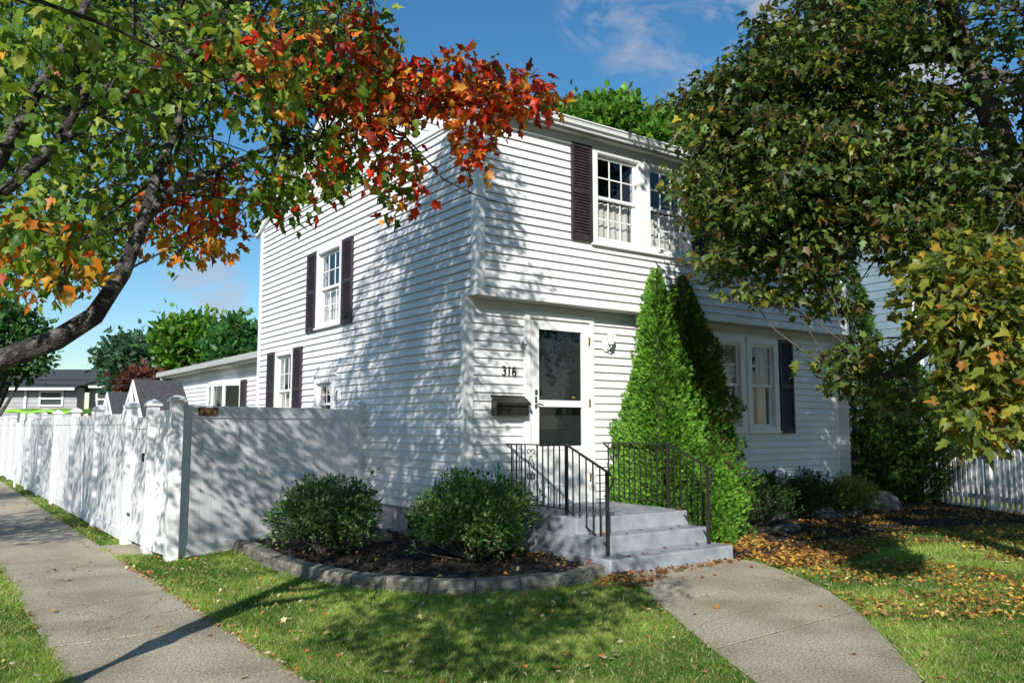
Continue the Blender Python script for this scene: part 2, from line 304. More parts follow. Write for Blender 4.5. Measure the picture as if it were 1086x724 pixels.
# edging stones
pts=EDGE;acc_=0;cum=[0]
for i in range(1,len(pts)): cum.append(cum[-1]+(pts[i]-pts[i-1]).length)
def along(s):
    s=max(0,min(cum[-1]-1e-6,s))
    for i in range(1,len(cum)):
        if cum[i]>=s:
            t=(s-cum[i-1])/(cum[i]-cum[i-1]);p=pts[i-1].lerp(pts[i],t);dd=(pts[i]-pts[i-1]).normalized();return p,dd
GS='concrete blocks edging the left planting bed'
ns=15;step=cum[-1]/ns
for k in range(ns):
    s0,s1=k*step+.006,(k+1)*step-.006;mb=MB();q=[];m=6;hh=.135+random.uniform(-.008,.008);off=random.uniform(-.01,.01)
    mid,_=along((s0+s1)/2)
    prof=[(-.115,-.03),(-.12,.045),(-.095,.05),(-.10,.055),(-.105,hh-.02),(-.085,hh),(.06,hh+.005),(.085,hh-.02),(.09,-.03)]
    for i in range(m+1):
        p,dd=along(s0+(s1-s0)*i/m);nrm=Vector((-dd.y,dd.x))  # left of travel = towards the bed interior
        for (a,z) in prof:
            w=.006*math.sin(i*2.3+z*40+k*3);q.append((p.x+nrm.x*(a+off+w),p.y+nrm.y*(a+off+w),z+(0 if z<0 else random.uniform(-.002,.002))))
    n=len(prof);mb.v=q
    for i in range(m):
        for j in range(n-1): mb.f.append((i*n+j,i*n+j+1,(i+1)*n+j+1,(i+1)*n+j))
    mb.f.append(tuple(range(n)));mb.f.append(tuple(m*n+j for j in range(n))[::-1])
    o=mb.build('edging_stone','edging',off=Vector((mid.x,mid.y,0)));o.location=(mid.x,mid.y,0)
    where='touching the white front fence' if k==0 else 'touching the grey steps' if k==ns-1 else None
    lab=('weathered concrete edging block '+where) if where else ('weathered concrete edging block in front of the left round bush, between fence and bed corner' if k<6 else 'weathered concrete edging block on the curved corner of the bed' if k<9 else 'weathered concrete edging block in the row before the right round bush, near the steps')
    tag(o,lab,'edging block',GS)
# ------------------------------------------------------------------ HOUSE
H=thing('house',(0,0,0),'white two storey clapboard house with dark shutters on the corner lot','house')
FM=lambda y0:(lambda u,d_,z:(u,y0-d_,z))      # front-facing plane, d outward
SM=lambda x0:(lambda u,d_,z:(x0-d_,u,z))      # left-facing plane
EXP=.1115
def siding(mb,mp_,u0,u1,z0,z1,holes=(),ex=EXP,lip=.027):
    n=int(math.ceil((z1-z0)/ex-1e-6))
    for i in range(n):
        za=z0+i*ex;zb=min(za+ex,z1);zc=(za+zb)/2;iv=[(u0,u1)]
        for (a,b,c,e) in holes:
            if c<zc<e:
                nv=[]
                for (p,q) in iv:
                    if b<=p or a>=q: nv.append((p,q));continue
                    if a>p: nv.append((p,a))
                    if b<q: nv.append((b,q))
                iv=nv
        for (p,q) in iv:
            # break into vinyl lengths with lapped seams
            cuts=[p]
            if q-p>2.6: cuts.append(p+(q-p)*(.3+.4*random.random()))
            cuts.append(q)
            for a,b in zip(cuts[:-1],cuts[1:]):
                w=random.uniform(-.0012,.0012);e_=.0012 if a!=p else 0
                mb.quad(mp_(a,lip+w+e_,za),mp_(b,lip+w,za),mp_(b,-.002,zb),mp_(a,-.002+e_,zb))
                mb.quad(mp_(a,-.003,za+.006),mp_(b,-.003,za+.006),mp_(b,lip+w,za),mp_(a,lip+w+e_,za))
ZB,ZO,ZE=.48,3.27,5.68;HX,HY,OV=8.04,7.94,.24
zo=ZB+25*EXP   # 3.2675
F0=FM(0);FU=FM(-OV);S0=SM(0)
# window and door openings (u0,u1,z0,z1)
UW=[(2.0,2.82,4.22,5.48),(3.04,3.84,4.22,5.48)]
LW=[(4.62,5.34,1.58,2.98),(5.6,6.22,1.58,2.98)]
DOOR=(.99,2.05,.55,3.06)
SU=[(3.9,4.82,3.36,4.62)];SLW=[(6.0,6.80,1.60,2.95)];SSM=[(4.14,4.80,1.62,2.34)]
mb=MB();siding(mb,F0,.09,HX-.09,ZB,zo,LW+[DOOR]);mb.build('lower_front_siding','siding',H)
mb=MB();siding(mb,FU,.10,HX-.09,zo,ZE-.12,UW);mb.build('upper_front_siding','siding',H)
mb=MB();siding(mb,S0,.09,HY-.09,ZB,zo,SLW+SSM)
siding(mb,S0,-OV+.10,HY-.09,zo,ZE-.02,SU);mb.build('side_siding','siding',H)
# gable with raked siding meeting on the centre line
yc=(HY-OV)/2;yb=HY;zt=ZE+.04;slope=.435
gm=MB();rise=slope*(yb-yc);ex=EXP*math.sqrt(1+slope**2)
for sgn in (1,-1):
    half=yb-yc if sgn==1 else yc+OV
    k=0
    while True:
        top=zt+rise-.02-k*ex;bot=top-ex
        if top<=zt+.01: break
        yt=yc+sgn*min((top-zt)/slope,half);bb=max(bot,zt);ybm=yc+sgn*min(max((bot-zt)/slope,0),half)
        gm.quad(S0(yc,.003,top),S0(yt,.003,zt),S0(ybm,.02,zt),S0(yc,.02,bb)) if bot>zt else gm.poly([S0(yc,.003,top),S0(yt,.003,zt),S0(yc,.02,zt)])
        if bot>zt: gm.quad(S0(yc,.02,bb),S0(ybm,.02,zt),S0(ybm,0,zt),S0(yc,0,bb+.004))
        k+=1
gm.build('gable_siding','siding',H)
mb=MB();mb.box(-.10,HY,0,.035,ZE-.02,zt,S0);mb.build('gable_band','trim',H)
# hidden sides (plain siding so that the house is closed)
mb=MB();siding(mb,lambda u,d_,z:(HX+d_,u,z),-OV,HY,ZB,ZE);siding(mb,lambda u,d_,z:(u,HY+d_,z),0,HX,ZB,ZE)
mb.poly([(HX,-OV,ZE),(HX,HY,ZE),(HX,yc,zt+rise)]);mb.build('rear_siding','siding',H)
mb=MB();mb.box(.02,HX-.02,.02,HY-.02,-.1,ZB+.02);mb.build('foundation','foundation',H)
mb=MB();mb.box(.7,1.5,-.012,.02,.16,.40,SM(0.02));mb.build('basement_vent','near_black',H)
# corner boards
for bx in (((-.008,.09,-.03,0,ZB-.01,zo),(-.03,-.008,-.03,.09,ZB-.01,zo)),((-.008,.10,-OV-.03,-OV,zo-.012,ZE-.05),(-.03,-.008,-OV-.03,-OV+.10,zo-.012,ZE-.02)),
           ((-.03,-.002,HY-.09,HY+.03,ZB-.01,ZE-.02),),((HX-.09,HX+.03,-.03,0,ZB-.01,zo),),((HX-.09,HX+.03,-OV-.03,-OV,zo-.012,ZE-.05),)):
    cb=MB()
    for q in bx: cb.box(*q)
    cb.build('corner_board','trim',H)
# overhang: soffit, drip band, frieze below
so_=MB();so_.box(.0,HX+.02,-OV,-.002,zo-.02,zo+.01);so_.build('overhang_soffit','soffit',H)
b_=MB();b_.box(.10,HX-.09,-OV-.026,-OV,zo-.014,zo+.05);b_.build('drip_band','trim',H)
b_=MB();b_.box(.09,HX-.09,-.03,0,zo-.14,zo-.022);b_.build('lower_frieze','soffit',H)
# roof
rf=MB();o_=.10;ye=-OV-.22;yr=HY+.22;zr=lambda y:zt+rise+.09-slope*abs(y-yc)
for (a,b) in ((ye,yc),(yc,yr)):
    rf.hexa([(-o_,a,zr(a)-.07),(HX+o_,a,zr(a)-.07),(HX+o_,b,zr(b)-.07),(-o_,b,zr(b)-.07),(-o_,a,zr(a)),(HX+o_,a,zr(a)),(HX+o_,b,zr(b)),(-o_,b,zr(b))])
rf.build('roof','shingle',H)
rk=MB()
for (a,b) in ((ye+.02,yc),(yc,yr-.02)):
    rk.hexa([(-o_+.01,a,zr(a)-.2),(-.028,a,zr(a)-.2),(-.028,b,zr(b)-.2),(-o_+.01,b,zr(b)-.2),(-o_+.01,a,zr(a)-.072),(-.028,a,zr(a)-.072),(-.028,b,zr(b)-.072),(-o_+.01,b,zr(b)-.072)])
rk.build('rake_board','trim',H)
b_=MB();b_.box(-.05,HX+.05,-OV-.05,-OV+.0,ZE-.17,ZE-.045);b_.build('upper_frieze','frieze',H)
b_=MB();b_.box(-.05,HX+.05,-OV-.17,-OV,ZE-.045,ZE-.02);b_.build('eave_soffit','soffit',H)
gt=MB();gy=-OV-.17
pf=[(gy,ZE-.02),(gy-.05,ZE-.02),(gy-.065,ZE+.02),(gy-.10,ZE+.055),(gy-.11,ZE+.085),(gy-.125,ZE+.09),(gy-.125,ZE+.105),(gy-.105,ZE+.105),(gy-.095,ZE+.03),(gy,ZE+.0)]
n0=len(gt.v)
for x in (-.08,HX+.08): gt.v+=[(x,a,b) for a,b in pf]
k=len(pf)
for j in range(k): gt.f.append((j,(j+1)%k,k+(j+1)%k,k+j))
gt.f.append(tuple(range(k))[::-1]);gt.f.append(tuple(range(k,2*k)))
gt.box(-.06,HX+.06,gy,gy+.17,ZE-.018,ZE+.10)
gt.build('gutter','trim',H)
b_=MB();b_.box(-.09,HX+.05,HY+.03,HY+.20,ZE-.05,ZE+.09);b_.build('rear_gutter','trim',H)
# --- windows
def window(mp_,o,cols=3,rows=2,case=.075,label=None,lowgrid=False,curt=True,sl=.5,name='window',deep=.0):
    a,b,c,e=o
    fr=MB();t=case
    fr.box(a-t,a+.012,0,.045,c-t*.6,e+t,mp_);fr.box(b-.012,b+t,0,.045,c-t*.6,e+t,mp_)
    fr.box(a+.012,b-.012,0,.045,e-.012,e+t,mp_);fr.box(a-t-.015,b+t+.015,-.02,.07,c-t*.6-.03,c-t*.6,mp_);fr.box(a+.012,b-.012,-.0,.055,c-t*.6,c+.015,mp_)
    fr.box(a+.0125,b-.0125,.045,.058,e+.0,e+.02,mp_)
    w=fr.build(name,'trim',H);
    if label: w['label']=label
    # jamb liner
    jl=MB();jl.box(a+.0,a+.013,-.13,-.002,c,e,mp_);jl.box(b-.013,b,-.13,-.002,c,e,mp_);jl.box(a+.013,b-.013,-.13,-.002,e-.013,e,mp_);jl.box(a+.013,b-.013,-.13,-.002,c,c+.013,mp_);jl.build('jamb','trim',w)
    m=c+(e-c)*sl;ai,bi=a+.02,b-.02
    def sash(z0,z1,dd,nm):
        s=MB();r=.04;s.box(ai,ai+r,dd-.028,dd,z0,z1,mp_);s.box(bi-r,bi,dd-.028,dd,z0,z1,mp_);s.box(ai+r,bi-r,dd-.028,dd,z1-r,z1,mp_);s.box(ai+r,bi-r,dd-.028,dd,z0,z0+r*1.1,mp_);s.build(nm,'trim',w)
        g=MB();g.quad(mp_(ai+r,dd-.014,z0+r),mp_(bi-r,dd-.014,z0+r),mp_(bi-r,dd-.014,z1-r),mp_(ai+r,dd-.014,z1-r));g.build('pane','glass',w)
        return ai+r,bi-r,z0+r*1.1,z1-r
    q=sash(m-.02,e-.02,-.012,'upper_sash');q2=sash(c+.015,m+.02,-.044,'lower_sash')
    def grid(q,dd):
        g=MB();x0,x1,z0,z1=q
        for i in range(1,cols): x=x0+(x1-x0)*i/cols;g.box(x-.009,x+.009,dd-.010,dd,z0,z1,mp_)
        for i in range(1,rows): z=z0+(z1-z0)*i/rows;g.box(x0,x1,dd-.009,dd+.001,z-.009,z+.009,mp_)
        g.build('muntin','trim',w)
    grid(q,-.018)
    if lowgrid: grid(q2,-.05)
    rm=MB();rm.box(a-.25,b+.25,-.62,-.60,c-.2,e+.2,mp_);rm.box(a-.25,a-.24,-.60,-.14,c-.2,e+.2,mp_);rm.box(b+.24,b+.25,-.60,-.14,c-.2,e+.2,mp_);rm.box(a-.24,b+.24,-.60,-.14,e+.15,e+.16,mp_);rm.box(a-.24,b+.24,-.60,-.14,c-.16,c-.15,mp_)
    rm.build('dark_backing','near_black',w)  # near-black box standing in for the unlit room behind the glass
    if curt:
        cu=MB();n=40;top=q2[3]+.0 if curt=='half' else e
        for (x0,x1) in (((a,b),) if curt=='half' else ((a,a+(b-a)*.42),(b-(b-a)*.42,b))):
            for i in range(n):
                xa=x0+(x1-x0)*i/n;xb=x0+(x1-x0)*(i+1)/n;da=-.15+.014*math.sin(i*1.1);db=-.15+.014*math.sin((i+1)*1.1)
                cu.quad(mp_(xa,da,c),mp_(xb,db,c),mp_(xb,db,top),mp_(xa,da,top))
        cu.build('curtain','curtain',w)
    return w
for o in UW: window(FU,o,3,2,.09,lowgrid=True,curt='half',label='left window of the upper front pair' if o is UW[0] else 'right window of the upper front pair')
mu=MB();mu.box(2.915,2.945,.0,.052,4.15,5.57,FU);mu.build('window_mullion','trim',H)
for o in LW: window(F0,o,2,2,.10,curt='drapes')
window(S0,SU[0],3,2,.08,lowgrid=True,curt='half');window(S0,SLW[0],3,2,.08,lowgrid=True,curt='half')
window(S0,SSM[0],2,2,.07,curt=None,name='small_window')
b_=MB();b_.box(4.0,4.95,0,.05,2.46,2.49,S0);b_.build('drip_cap','trim',H)
def shutter(mp_,a,b,c,e,label=None):
    s=MB();r=.045;s.box(a,a+r,.022,.058,c,e,mp_);s.box(b-r,b,.022,.058,c,e,mp_);m=(c+e)/2
    for z0,z1 in ((c,c+.07),(m-.03,m+.03),(e-.06,e)): s.box(a+r,b-r,.022,.054,z0,z1,mp_)
    for z0,z1 in ((c+.07,m-.03),(m+.03,e-.06)):
        n=int((z1-z0)/.04)
        for i in range(n):
            z=z0+(z1-z0)*i/n;h=(z1-z0)/n
            s.quad(mp_(a+r,.05,z),mp_(b-r,.05,z),mp_(b-r,.026,z+h*1.05),mp_(a+r,.026,z+h*1.05))
            s.quad(mp_(a+r,.026,z),mp_(b-r,.026,z),mp_(b-r,.05,z),mp_(a+r,.05,z))
    return s.build('shutter','shutter',H)
for a,b,c,e in ((1.53,1.905,4.17,5.55),(3.98,4.33,4.17,5.55)): shutter(FU,a,b,c,e)
for a,b,c,e in ((6.35,6.72,1.48,3.09),(4.12,4.5,1.48,3.09)): shutter(F0,a,b,c,e)
for a,b,c,e in ((3.40,3.80,3.27,4.69),(4.93,5.32,3.27,4.69),(5.50,5.90,1.5,3.05),(6.92,7.30,1.5,3.05)): shutter(S0,a,b,c,e)
# --- front door
dr=MB();a,b,c,e=DOOR
dr.box(a-.09,a,0,.05,c,e+.08,F0);dr.box(b,b+.07,0,.05,c,e+.08,F0);dr.box(a,b,0,.05,e,e+.08,F0);dr.box(a-.02,b+.02,-.1,.07,c-.04,c,F0)
dr.box(a,a+.012,-.2,0,c,e,F0);dr.box(b-.012,b,-.2,0,c,e,F0);dr.box(a+.012,b-.012,-.2,0,e-.012,e,F0)
dr.build('door_frame','trim',H)
sd=MB();a+=.025;b-=.025;c+=.015;e-=.025
sd.box(a,a+.125,.0,.036,c,e,F0);sd.box(b-.125,b,.0,.036,c,e,F0);sd.box(a+.125,b-.125,0,.036,e-.12,e,F0);sd.box(a+.125,b-.125,0,.036,1.865,1.955,F0);sd.box(a+.125,b-.125,0,.036,c,1.335,F0)
sd.box(a+.14,b-.14,.036,.046,.80,.815,F0);sd.box(a+.14,b-.14,.036,.046,1.285,1.3,F0);sd.box(a+.14,a+.155,.036,.046,.815,1.285,F0);sd.box(b-.155,b-.14,.036,.046,.815,1.285,F0)
sdo=sd.build('storm_door','trim',H)
for z0,z1 in ((1.335,1.865),(1.955,e-.12)):
    g=MB();g.quad(F0(a+.125,.018,z0),F0(b-.125,.018,z0),F0(b-.125,.018,z1),F0(a+.125,.018,z1));g.build('storm_glass','glass',sdo)
hd=MB();hd.box(1.065,1.10,.036,.046,1.84,2.0,F0);hd.tube([F0(1.08,.046,1.9),F0(1.08,.085,1.9),F0(1.17,.09,1.885)],.01);hd.box(1.06,1.1,.036,.056,2.03,2.09,F0);hd.build('door_handle','chrome',sdo)
for z in (.9,1.93,2.8): hg=MB();hg.box(b-.004,b+.02,.036,.052,z-.05,z+.05,F0);hg.build('hinge','brass',sdo)

ed=MB();ed.box(a,b,-.16,-.12,c,e,F0)
for i,(x0,x1) in enumerate(((1.16,1.47),(1.57,1.88))):
    for z0,z1 in ((.78,1.42),(1.56,2.38),(2.52,2.86)):
        t=.022;ed.box(x0,x1,-.12,-.108,z0,z0+t,F0);ed.box(x0,x1,-.12,-.108,z1-t,z1,F0);ed.box(x0,x0+t,-.12,-.108,z0+t,z1-t,F0);ed.box(x1-t,x1,-.12,-.108,z0+t,z1-t,F0);ed.box(x0+.06,x1-.06,-.12,-.112,z0+.06,z1-.06,F0)
edo=ed.build('entry_door','dark_door',H)
kn=MB();kn.lathe((0,0,0),[(.012,0),(.012,.03),(.028,.04),(.03,.055),(.018,.07)],12);kn.v=[(1.83+x,.12-z,2.0+y) for x,y,z in kn.v];kn.build('door_knob','brass',edo)
# house number
for i,ch in enumerate('316'):
    cu=bpy.data.curves.new('n','FONT');cu.body=ch;cu.size=.185;cu.extrude=.006;cu.offset=-.0005
    to=bpy.data.objects.new('n',cu);COL.objects.link(to);bpy.context.view_layer.update()
    me=bpy.data.meshes.new_from_object(to.evaluated_get(bpy.context.evaluated_depsgraph_get()));bpy.data.objects.remove(to)
    me.transform(Matrix.Rotation(PI/2,4,'X'));me.materials.clear();me.materials.append(M['black_metal'])
    o=bpy.data.objects.new('house_number',me);link(o,H);o.location=((.525,.605,.685)[i],-.032,2.265-(.0,.004,.006)[i]);o.scale=(.9,1,1)
# --- stoop
st=MB();
for x0,x1,y0,z0,z1 in ((.46,2.47,-2.16,-.05,.18),(.49,2.42,-1.84,.17,.37),(.52,2.38,-1.53,.36,.55)):
    n=len(st.v);st.box(x0,x1,y0,-.04,z0,z1)
    for i in range(4,8): x,y,z=st.v[n+i];st.v[n+i]=(x+(.008 if x<1 else -.008),y+(.006 if y<-1 else 0),z+random.uniform(-.006,.006))
T=thing('front_steps',(1.47,-.04,0),'three grey painted concrete steps leading up to the storm door','steps')
st.build('step_block','step_paint',T,bevel=.018)
b_=MB();b_.box(.52,2.38,-.04,0,.1,.478);b_.build('step_riser_back','step_paint',T)
# --- railings
def railing(x,xw,ys,label,scroll=True):
    r=thing('stair_railing',(x,-1.9,.18),label,'railing','iron railings of the front steps')
    y2,y1=ys;zt2=1.375;zt1=1.09
    X=lambda y:x if y<y2 else x+(xw-x)*(y-y2)/(-.03-y2)
    p=MB();p.box(x-.016,x+.016,y2-.016,y2+.016,.54,zt2);p.build('post','black_metal',r)
    p=MB();p.box(x-.016,x+.016,y1-.016,y1+.016,.17,zt1);p.build('post','black_metal',r)
    h=MB();
    def flat(a,b,w=.02,t=.007,up=0):
        a=Vector(a);b=Vector(b);dv=(b-a).normalized();sdv=dv.cross(Vector((0,0,1))).normalized()*w;u_=sdv.cross(dv).normalized()*t
        h.hexa([a-sdv-u_,a+sdv-u_,b+sdv-u_,b-sdv-u_,a-sdv+u_,a+sdv+u_,b+sdv+u_,b-sdv+u_])
    flat((X(-.03),-.03,zt2),(x,y2,zt2));flat((x,y2,zt2+.01),(x,y1-.02,zt1))
    h.tube([(x,y1-.02,zt1),(x,y1-.07,zt1-.03),(x,y1-.09,zt1-.09),(x,y1-.06,zt1-.16),(x,y1-.03,zt1-.2)],.012,6)
    h.build('handrail','black_metal',r)
    l=MB()
    l.box(-.009,.009,0,1,-.006,.006,lambda a,b,c:(X(-.03+(y2+.03)*b)+a,-.03+(y2+.03)*b,.63+c))
    l.box(-.009,.009,0,1,-.006,.006,lambda a,b,c:(x+a,y2+(y1-y2)*b,.63+(.28-.63)*b+c));l.build('lower_rail','black_metal',r)
    ysb=[]
    y=-.12
    while y>y2+.05:
        if not(scroll and -.62<y<-.40): ysb.append((y,.63,zt2))
        y-=.105
    if scroll: ysb+=[(-.40,.63,zt2),(-.64,.63,zt2)]
    for k in range(1,6):
        t=k/6;ysb.append((y2+(y1-y2)*t,.63+(.28-.63)*t,zt2+(zt1-zt2)*t))
    for (y,z0,z1) in ysb:
        q=MB();q.box(X(y)-.0065,X(y)+.0065,y-.0065,y+.0065,z0,z1);q.build('baluster','black_metal',r)
    if scroll:
        s=MB();yc_=-.52
        for sg in (1,-1):
            for (zc,dr_) in ((1.28,1),(.98,-1),(.98,1),(.72,-1)):
                pts_=[]
                for i in range(14):
                    t=i/13*2*PI*.95;rr_=.045*(1-i/18);pts_.append((X(yc_),yc_+sg*(.05-rr_*math.cos(t)),zc+dr_*rr_*math.sin(t)))
                s.tube(pts_,.006,5)
            s.tube([(X(yc_),yc_+sg*.01,1.24),(X(yc_),yc_+sg*.06,1.12),(X(yc_),yc_+sg*.01,1.0)],.006,5)
            s.tube([(X(yc_),yc_+sg*.01,.96),(X(yc_),yc_+sg*.07,.84),(X(yc_),yc_+sg*.01,.74)],.006,5)
        s.build('scroll_panel','black_metal',r)
    return r
railing(.66,.62,(-1.19,-1.9),'black iron railing with scrolls on the bush side of the steps')
railing(2.30,2.30,(-1.26,-1.92),'black iron railing on the evergreen side of the steps',False)
# --- mailbox, lamp, star, side lamp
mbx=thing('mailbox',(.62,-.02,1.75),'black metal mailbox hung on the siding under the house number','mailbox')
m_=MB();z0,z1=1.74,1.93
m_.hexa([F0(.37,.022,z0),F0(.88,.022,z0),F0(.88,.15,z0),F0(.37,.15,z0),F0(.37,.022,1.99),F0(.88,.022,1.99),F0(.88,.15,z1-.03),F0(.37,.15,z1-.03)]);m_.build('box','black_metal',mbx,bevel=.006)
m_=MB();m_.hexa([F0(.355,.023,1.995),F0(.895,.023,1.995),F0(.895,.175,1.895),F0(.355,.175,1.895),F0(.355,.023,2.005),F0(.895,.023,2.005),F0(.895,.18,1.905),F0(.355,.18,1.905)])
m_.box(.355,.895,.165,.18,1.87,1.897,F0);m_.build('lid','black_metal',mbx)
def lantern(loc,mpv,label):
    u,z=loc;q=mpv(u,.02,z);t=thing('wall_lantern',q,label,'lamp')
    p=MB();n=16
    ring=[(u+.065*math.cos(2*PI*i/n),z-.03+.10*math.sin(2*PI*i/n)) for i in range(n)]
    p.poly([mpv(a,.042,b) for a,b in ring]);
    for i in range(n): a=ring[i];b=ring[(i+1)%n];p.quad(mpv(a[0],.018,a[1]),mpv(b[0],.018,b[1]),mpv(b[0],.042,b[1]),mpv(a[0],.042,a[1]))
    p.build('backplate','trim',t)
    p=MB();p.tube([mpv(u,.04,z-.06),mpv(u,.10,z-.10),mpv(u,.15,z-.06),mpv(u,.15,z-.02)],.009,8);p.build('arm','trim',t)
    g=MB();k=6
    for (r,zz) in ((.035,z-.02),(.062,z+.12),(.062,z+.125)): pass
    def rg(r,zz): return [mpv(u+r*math.cos(2*PI*i/k),.15+r*math.sin(2*PI*i/k),zz) for i in range(k)]
    A=rg(.032,z-.02);B=rg(.062,z+.12)
    for i in range(k): g.quad(A[i],A[(i+1)%k],B[(i+1)%k],B[i])
    g.build('glass_shade','white_glass',t)
    c=MB();A=rg(.07,z+.12);B=rg(.03,z+.165);c.poly(A[::-1]);c.poly(B)
    for i in range(k): c.quad(A[i],A[(i+1)%k],B[(i+1)%k],B[i])
    a0=rg(.034,z-.03);b0=rg(.034,z-.018);c.poly(a0[::-1]);c.poly(b0)
    for i in range(k): c.quad(a0[i],a0[(i+1)%k],b0[(i+1)%k],b0[i])
    for i in range(k):
        p0=rg(.034,z-.02)[i];p1=rg(.064,z+.12)[i];c.tube([p0,p1],.004,4)
    c.build('lantern_cage','trim',t)
lantern((2.36,2.80),F0,'white carriage lantern on the front wall right of the storm door')
lantern((3.84,2.12),S0,'white carriage lantern on the side wall beside the small window')
t=thing('star_ornament',(.88,-.05,2.68),'small metal star ornament left of the storm door frame','ornament')
s=MB();c0=F0(.86,.10,2.68);N=[]
for i in range(10): r=.075 if i%2==0 else .03;N.append(F0(.86+r*math.sin(i*PI/5),.055,2.68+r*math.cos(i*PI/5)))
for i in range(10): s.poly([c0,N[i],N[(i+1)%10]])
s.poly(N);s.build('star','chrome',t)
s=MB();s.tube([F0(.86,.03,2.62),F0(.865,.07,2.60),F0(.87,.04,2.585)],.006,5);s.build('hook','chrome',t)
# --- rear single-storey wing (part of the house)
wx=.6
mb=MB();siding(mb,SM(wx),HY,17.6,.2,3.05,[(10.95,13.1,1.2,2.68)]);mb.build('wing_siding','siding',H)
mb=MB();mb.box(wx,HX,HY+.01,17.6,0,.2);mb.hexa([(wx+.01,17.58,.2),(HX,17.58,.2),(HX,17.6,.2),(wx+.01,17.6,.2),(wx+.01,17.58,3.0),(HX,17.58,3.0),(HX,17.6,3.0),(wx+.01,17.6,3.0)]);mb.build('wing_rear_wall','siding',H)
mb=MB();mb.hexa([(wx-.32,HY,3.14),(HX,HY,4.2),(HX,17.9,4.2),(wx-.32,17.9,3.14),(wx-.32,HY,3.2),(HX,HY,4.28),(HX,17.9,4.28),(wx-.32,17.9,3.2)]);mb.build('wing_roof','shingle',H)
mb=MB();mb.box(wx-.30,wx,HY+.03,17.8,3.05,3.09);mb.build('wing_soffit','soffit',H)
mb=MB();mb.box(wx-.42,wx-.31,HY+.03,17.85,3.08,3.21);mb.tube([(wx-.36,17.5,3.1),(wx-.3,17.5,2.85),(wx-.04,17.5,2.6),(wx-.04,17.5,.3)],.035,8);mb.build('wing_gutter','frieze',H)
# bow window on the wing
bw=MB();Q=[(wx,13.1),(wx-.28,12.7),(wx-.36,12.02),(wx-.28,11.35),(wx,10.95)]
for i,(x,y) in enumerate(Q): bw.tube([(x,y,1.2),(x,y,2.66)],.045,6)
for (a,b) in zip(Q[:-1],Q[1:]):
    for z0,z1 in ((1.15,1.3),(2.58,2.72)):
        bw.hexa([(a[0],a[1],z0),(a[0]+.06,a[1],z0),(b[0]+.06,b[1],z0),(b[0],b[1],z0),(a[0],a[1],z1),(a[0]+.06,a[1],z1),(b[0]+.06,b[1],z1),(b[0],b[1],z1)])
bw.poly([(x,y,2.72) for x,y in Q]);bw.poly([(x,y,1.15) for x,y in Q][::-1])
bwo=bw.build('bow_window','trim',H)
g=MB()
for (a,b) in zip(Q[:-1],Q[1:]): g.quad((a[0]+.03,a[1],1.3),(b[0]+.03,b[1],1.3),(b[0]+.03,b[1],2.58),(a[0]+.03,a[1],2.58))
g.build('pane','glass',bwo);g=MB();g.box(wx+.3,wx+.32,10.6,13.4,1.0,2.9);g.build('dark_backing','near_black',bwo)  # near-black sheet in place of an unlit wing interior
for a,b in ((10.45,10.85),(13.2,13.6)): shutter(SM(wx),a,b,1.25,2.7)
# ------------------------------------------------------------------ FENCES
def post(mb,x,y,z1,w=.065,cap=True,rot=0):
    mb.rotbox((x,y,0),rot,w*2,w*2,z1)
def cap_(mb,x,y,z1,w=.065,rot=0):
    mb.rotbox((x,y,z1),rot,w*2+.05,w*2+.05,.03);mb.rotbox((x,y,z1+.03),rot,w*2+.02,w*2+.02,.02)
    ca,sa=math.cos(rot),math.sin(rot);b=w+.015;c=[(-b,-b),(b,-b),(b,b),(-b,b)];P_=[(x+a*ca-e*sa,y+a*sa+e*ca,z1+.05) for a,e in c]
    for i in range(4): mb.poly([P_[i],P_[(i+1)%4],(x,y,z1+.09)])
def panel(p,q,z0,z1,parent,lattice=False,name='panel'):
    p=Vector(p);q=Vector(q);dd=q-p;L_=dd.length;a=math.atan2(dd.y,dd.x);ca,sa=math.cos(a),math.sin(a)
    mp_=lambda x,y,z:(p.x+x*ca-y*sa,p.y+x*sa+y*ca,z);mb=MB()
    n=max(1,int(L_/.17));w=L_/n
    for i in range(n):   # tongue and groove boards, shallow v-grooves between them
        mb.box(i*w+.005,(i+1)*w-.005,-.014,.014,z0+.10,z1-.10,mp_)
    mb.box(0,L_,-.004,.004,z0+.10,z1-.10,mp_)
    o=mb.build(name,'vinyl',parent)
    r=MB();r.box(0,L_,-.028,.028,z0,z0+.14,mp_);r.build('bottom_rail','vinyl',o);r=MB();r.box(0,L_,-.028,.028,z1-.15,z1,mp_);r.build('top_rail','vinyl',o)
    return o
# front privacy fence
FF=thing('privacy_fence',(-3.05,1.72,0),'tall white vinyl privacy fence running from the corner post to the house side wall','fence')
ang=math.atan2(2.93-1.72,-.1+3.05)
panel((-3.05,1.74),(-.16,2.90),.02,1.86,FF)
for (x,y) in ((-3.08,1.72),(-.10,2.925)):
    mb=MB();post(mb,x,y,1.90,.07,rot=ang if x>-1 else 0);o=mb.build('post','vinyl',FF,bevel=.004);mb=MB();cap_(mb,x,y,1.90,.07,rot=ang if x>-1 else 0);mb.build('post_cap','vinyl',o)
panel((-3.17,2.33),(-3.10,1.80),.06,1.80,FF)
# plaque hung on it
pl=thing('plaque',(-2.6,1.9,1.74),'small dark brown wooden plaque on the top rail of the white privacy fence','plaque')
ca,sa=math.cos(ang),math.sin(ang);pm=lambda x,y,z:(-3.05+x*ca-y*sa,1.74+x*sa+y*ca,z)
mb=MB();mb.box(.25,.54,-.045,-.030,1.735,1.835,pm);mb.build('board','plaque',pl,bevel=.003)
mb=MB()
for x in (.29,.40,.50): mb.box(x-.018,x+.018,-.05,-.046,1.765,1.805,pm)
mb.build('carving','brass',pl)
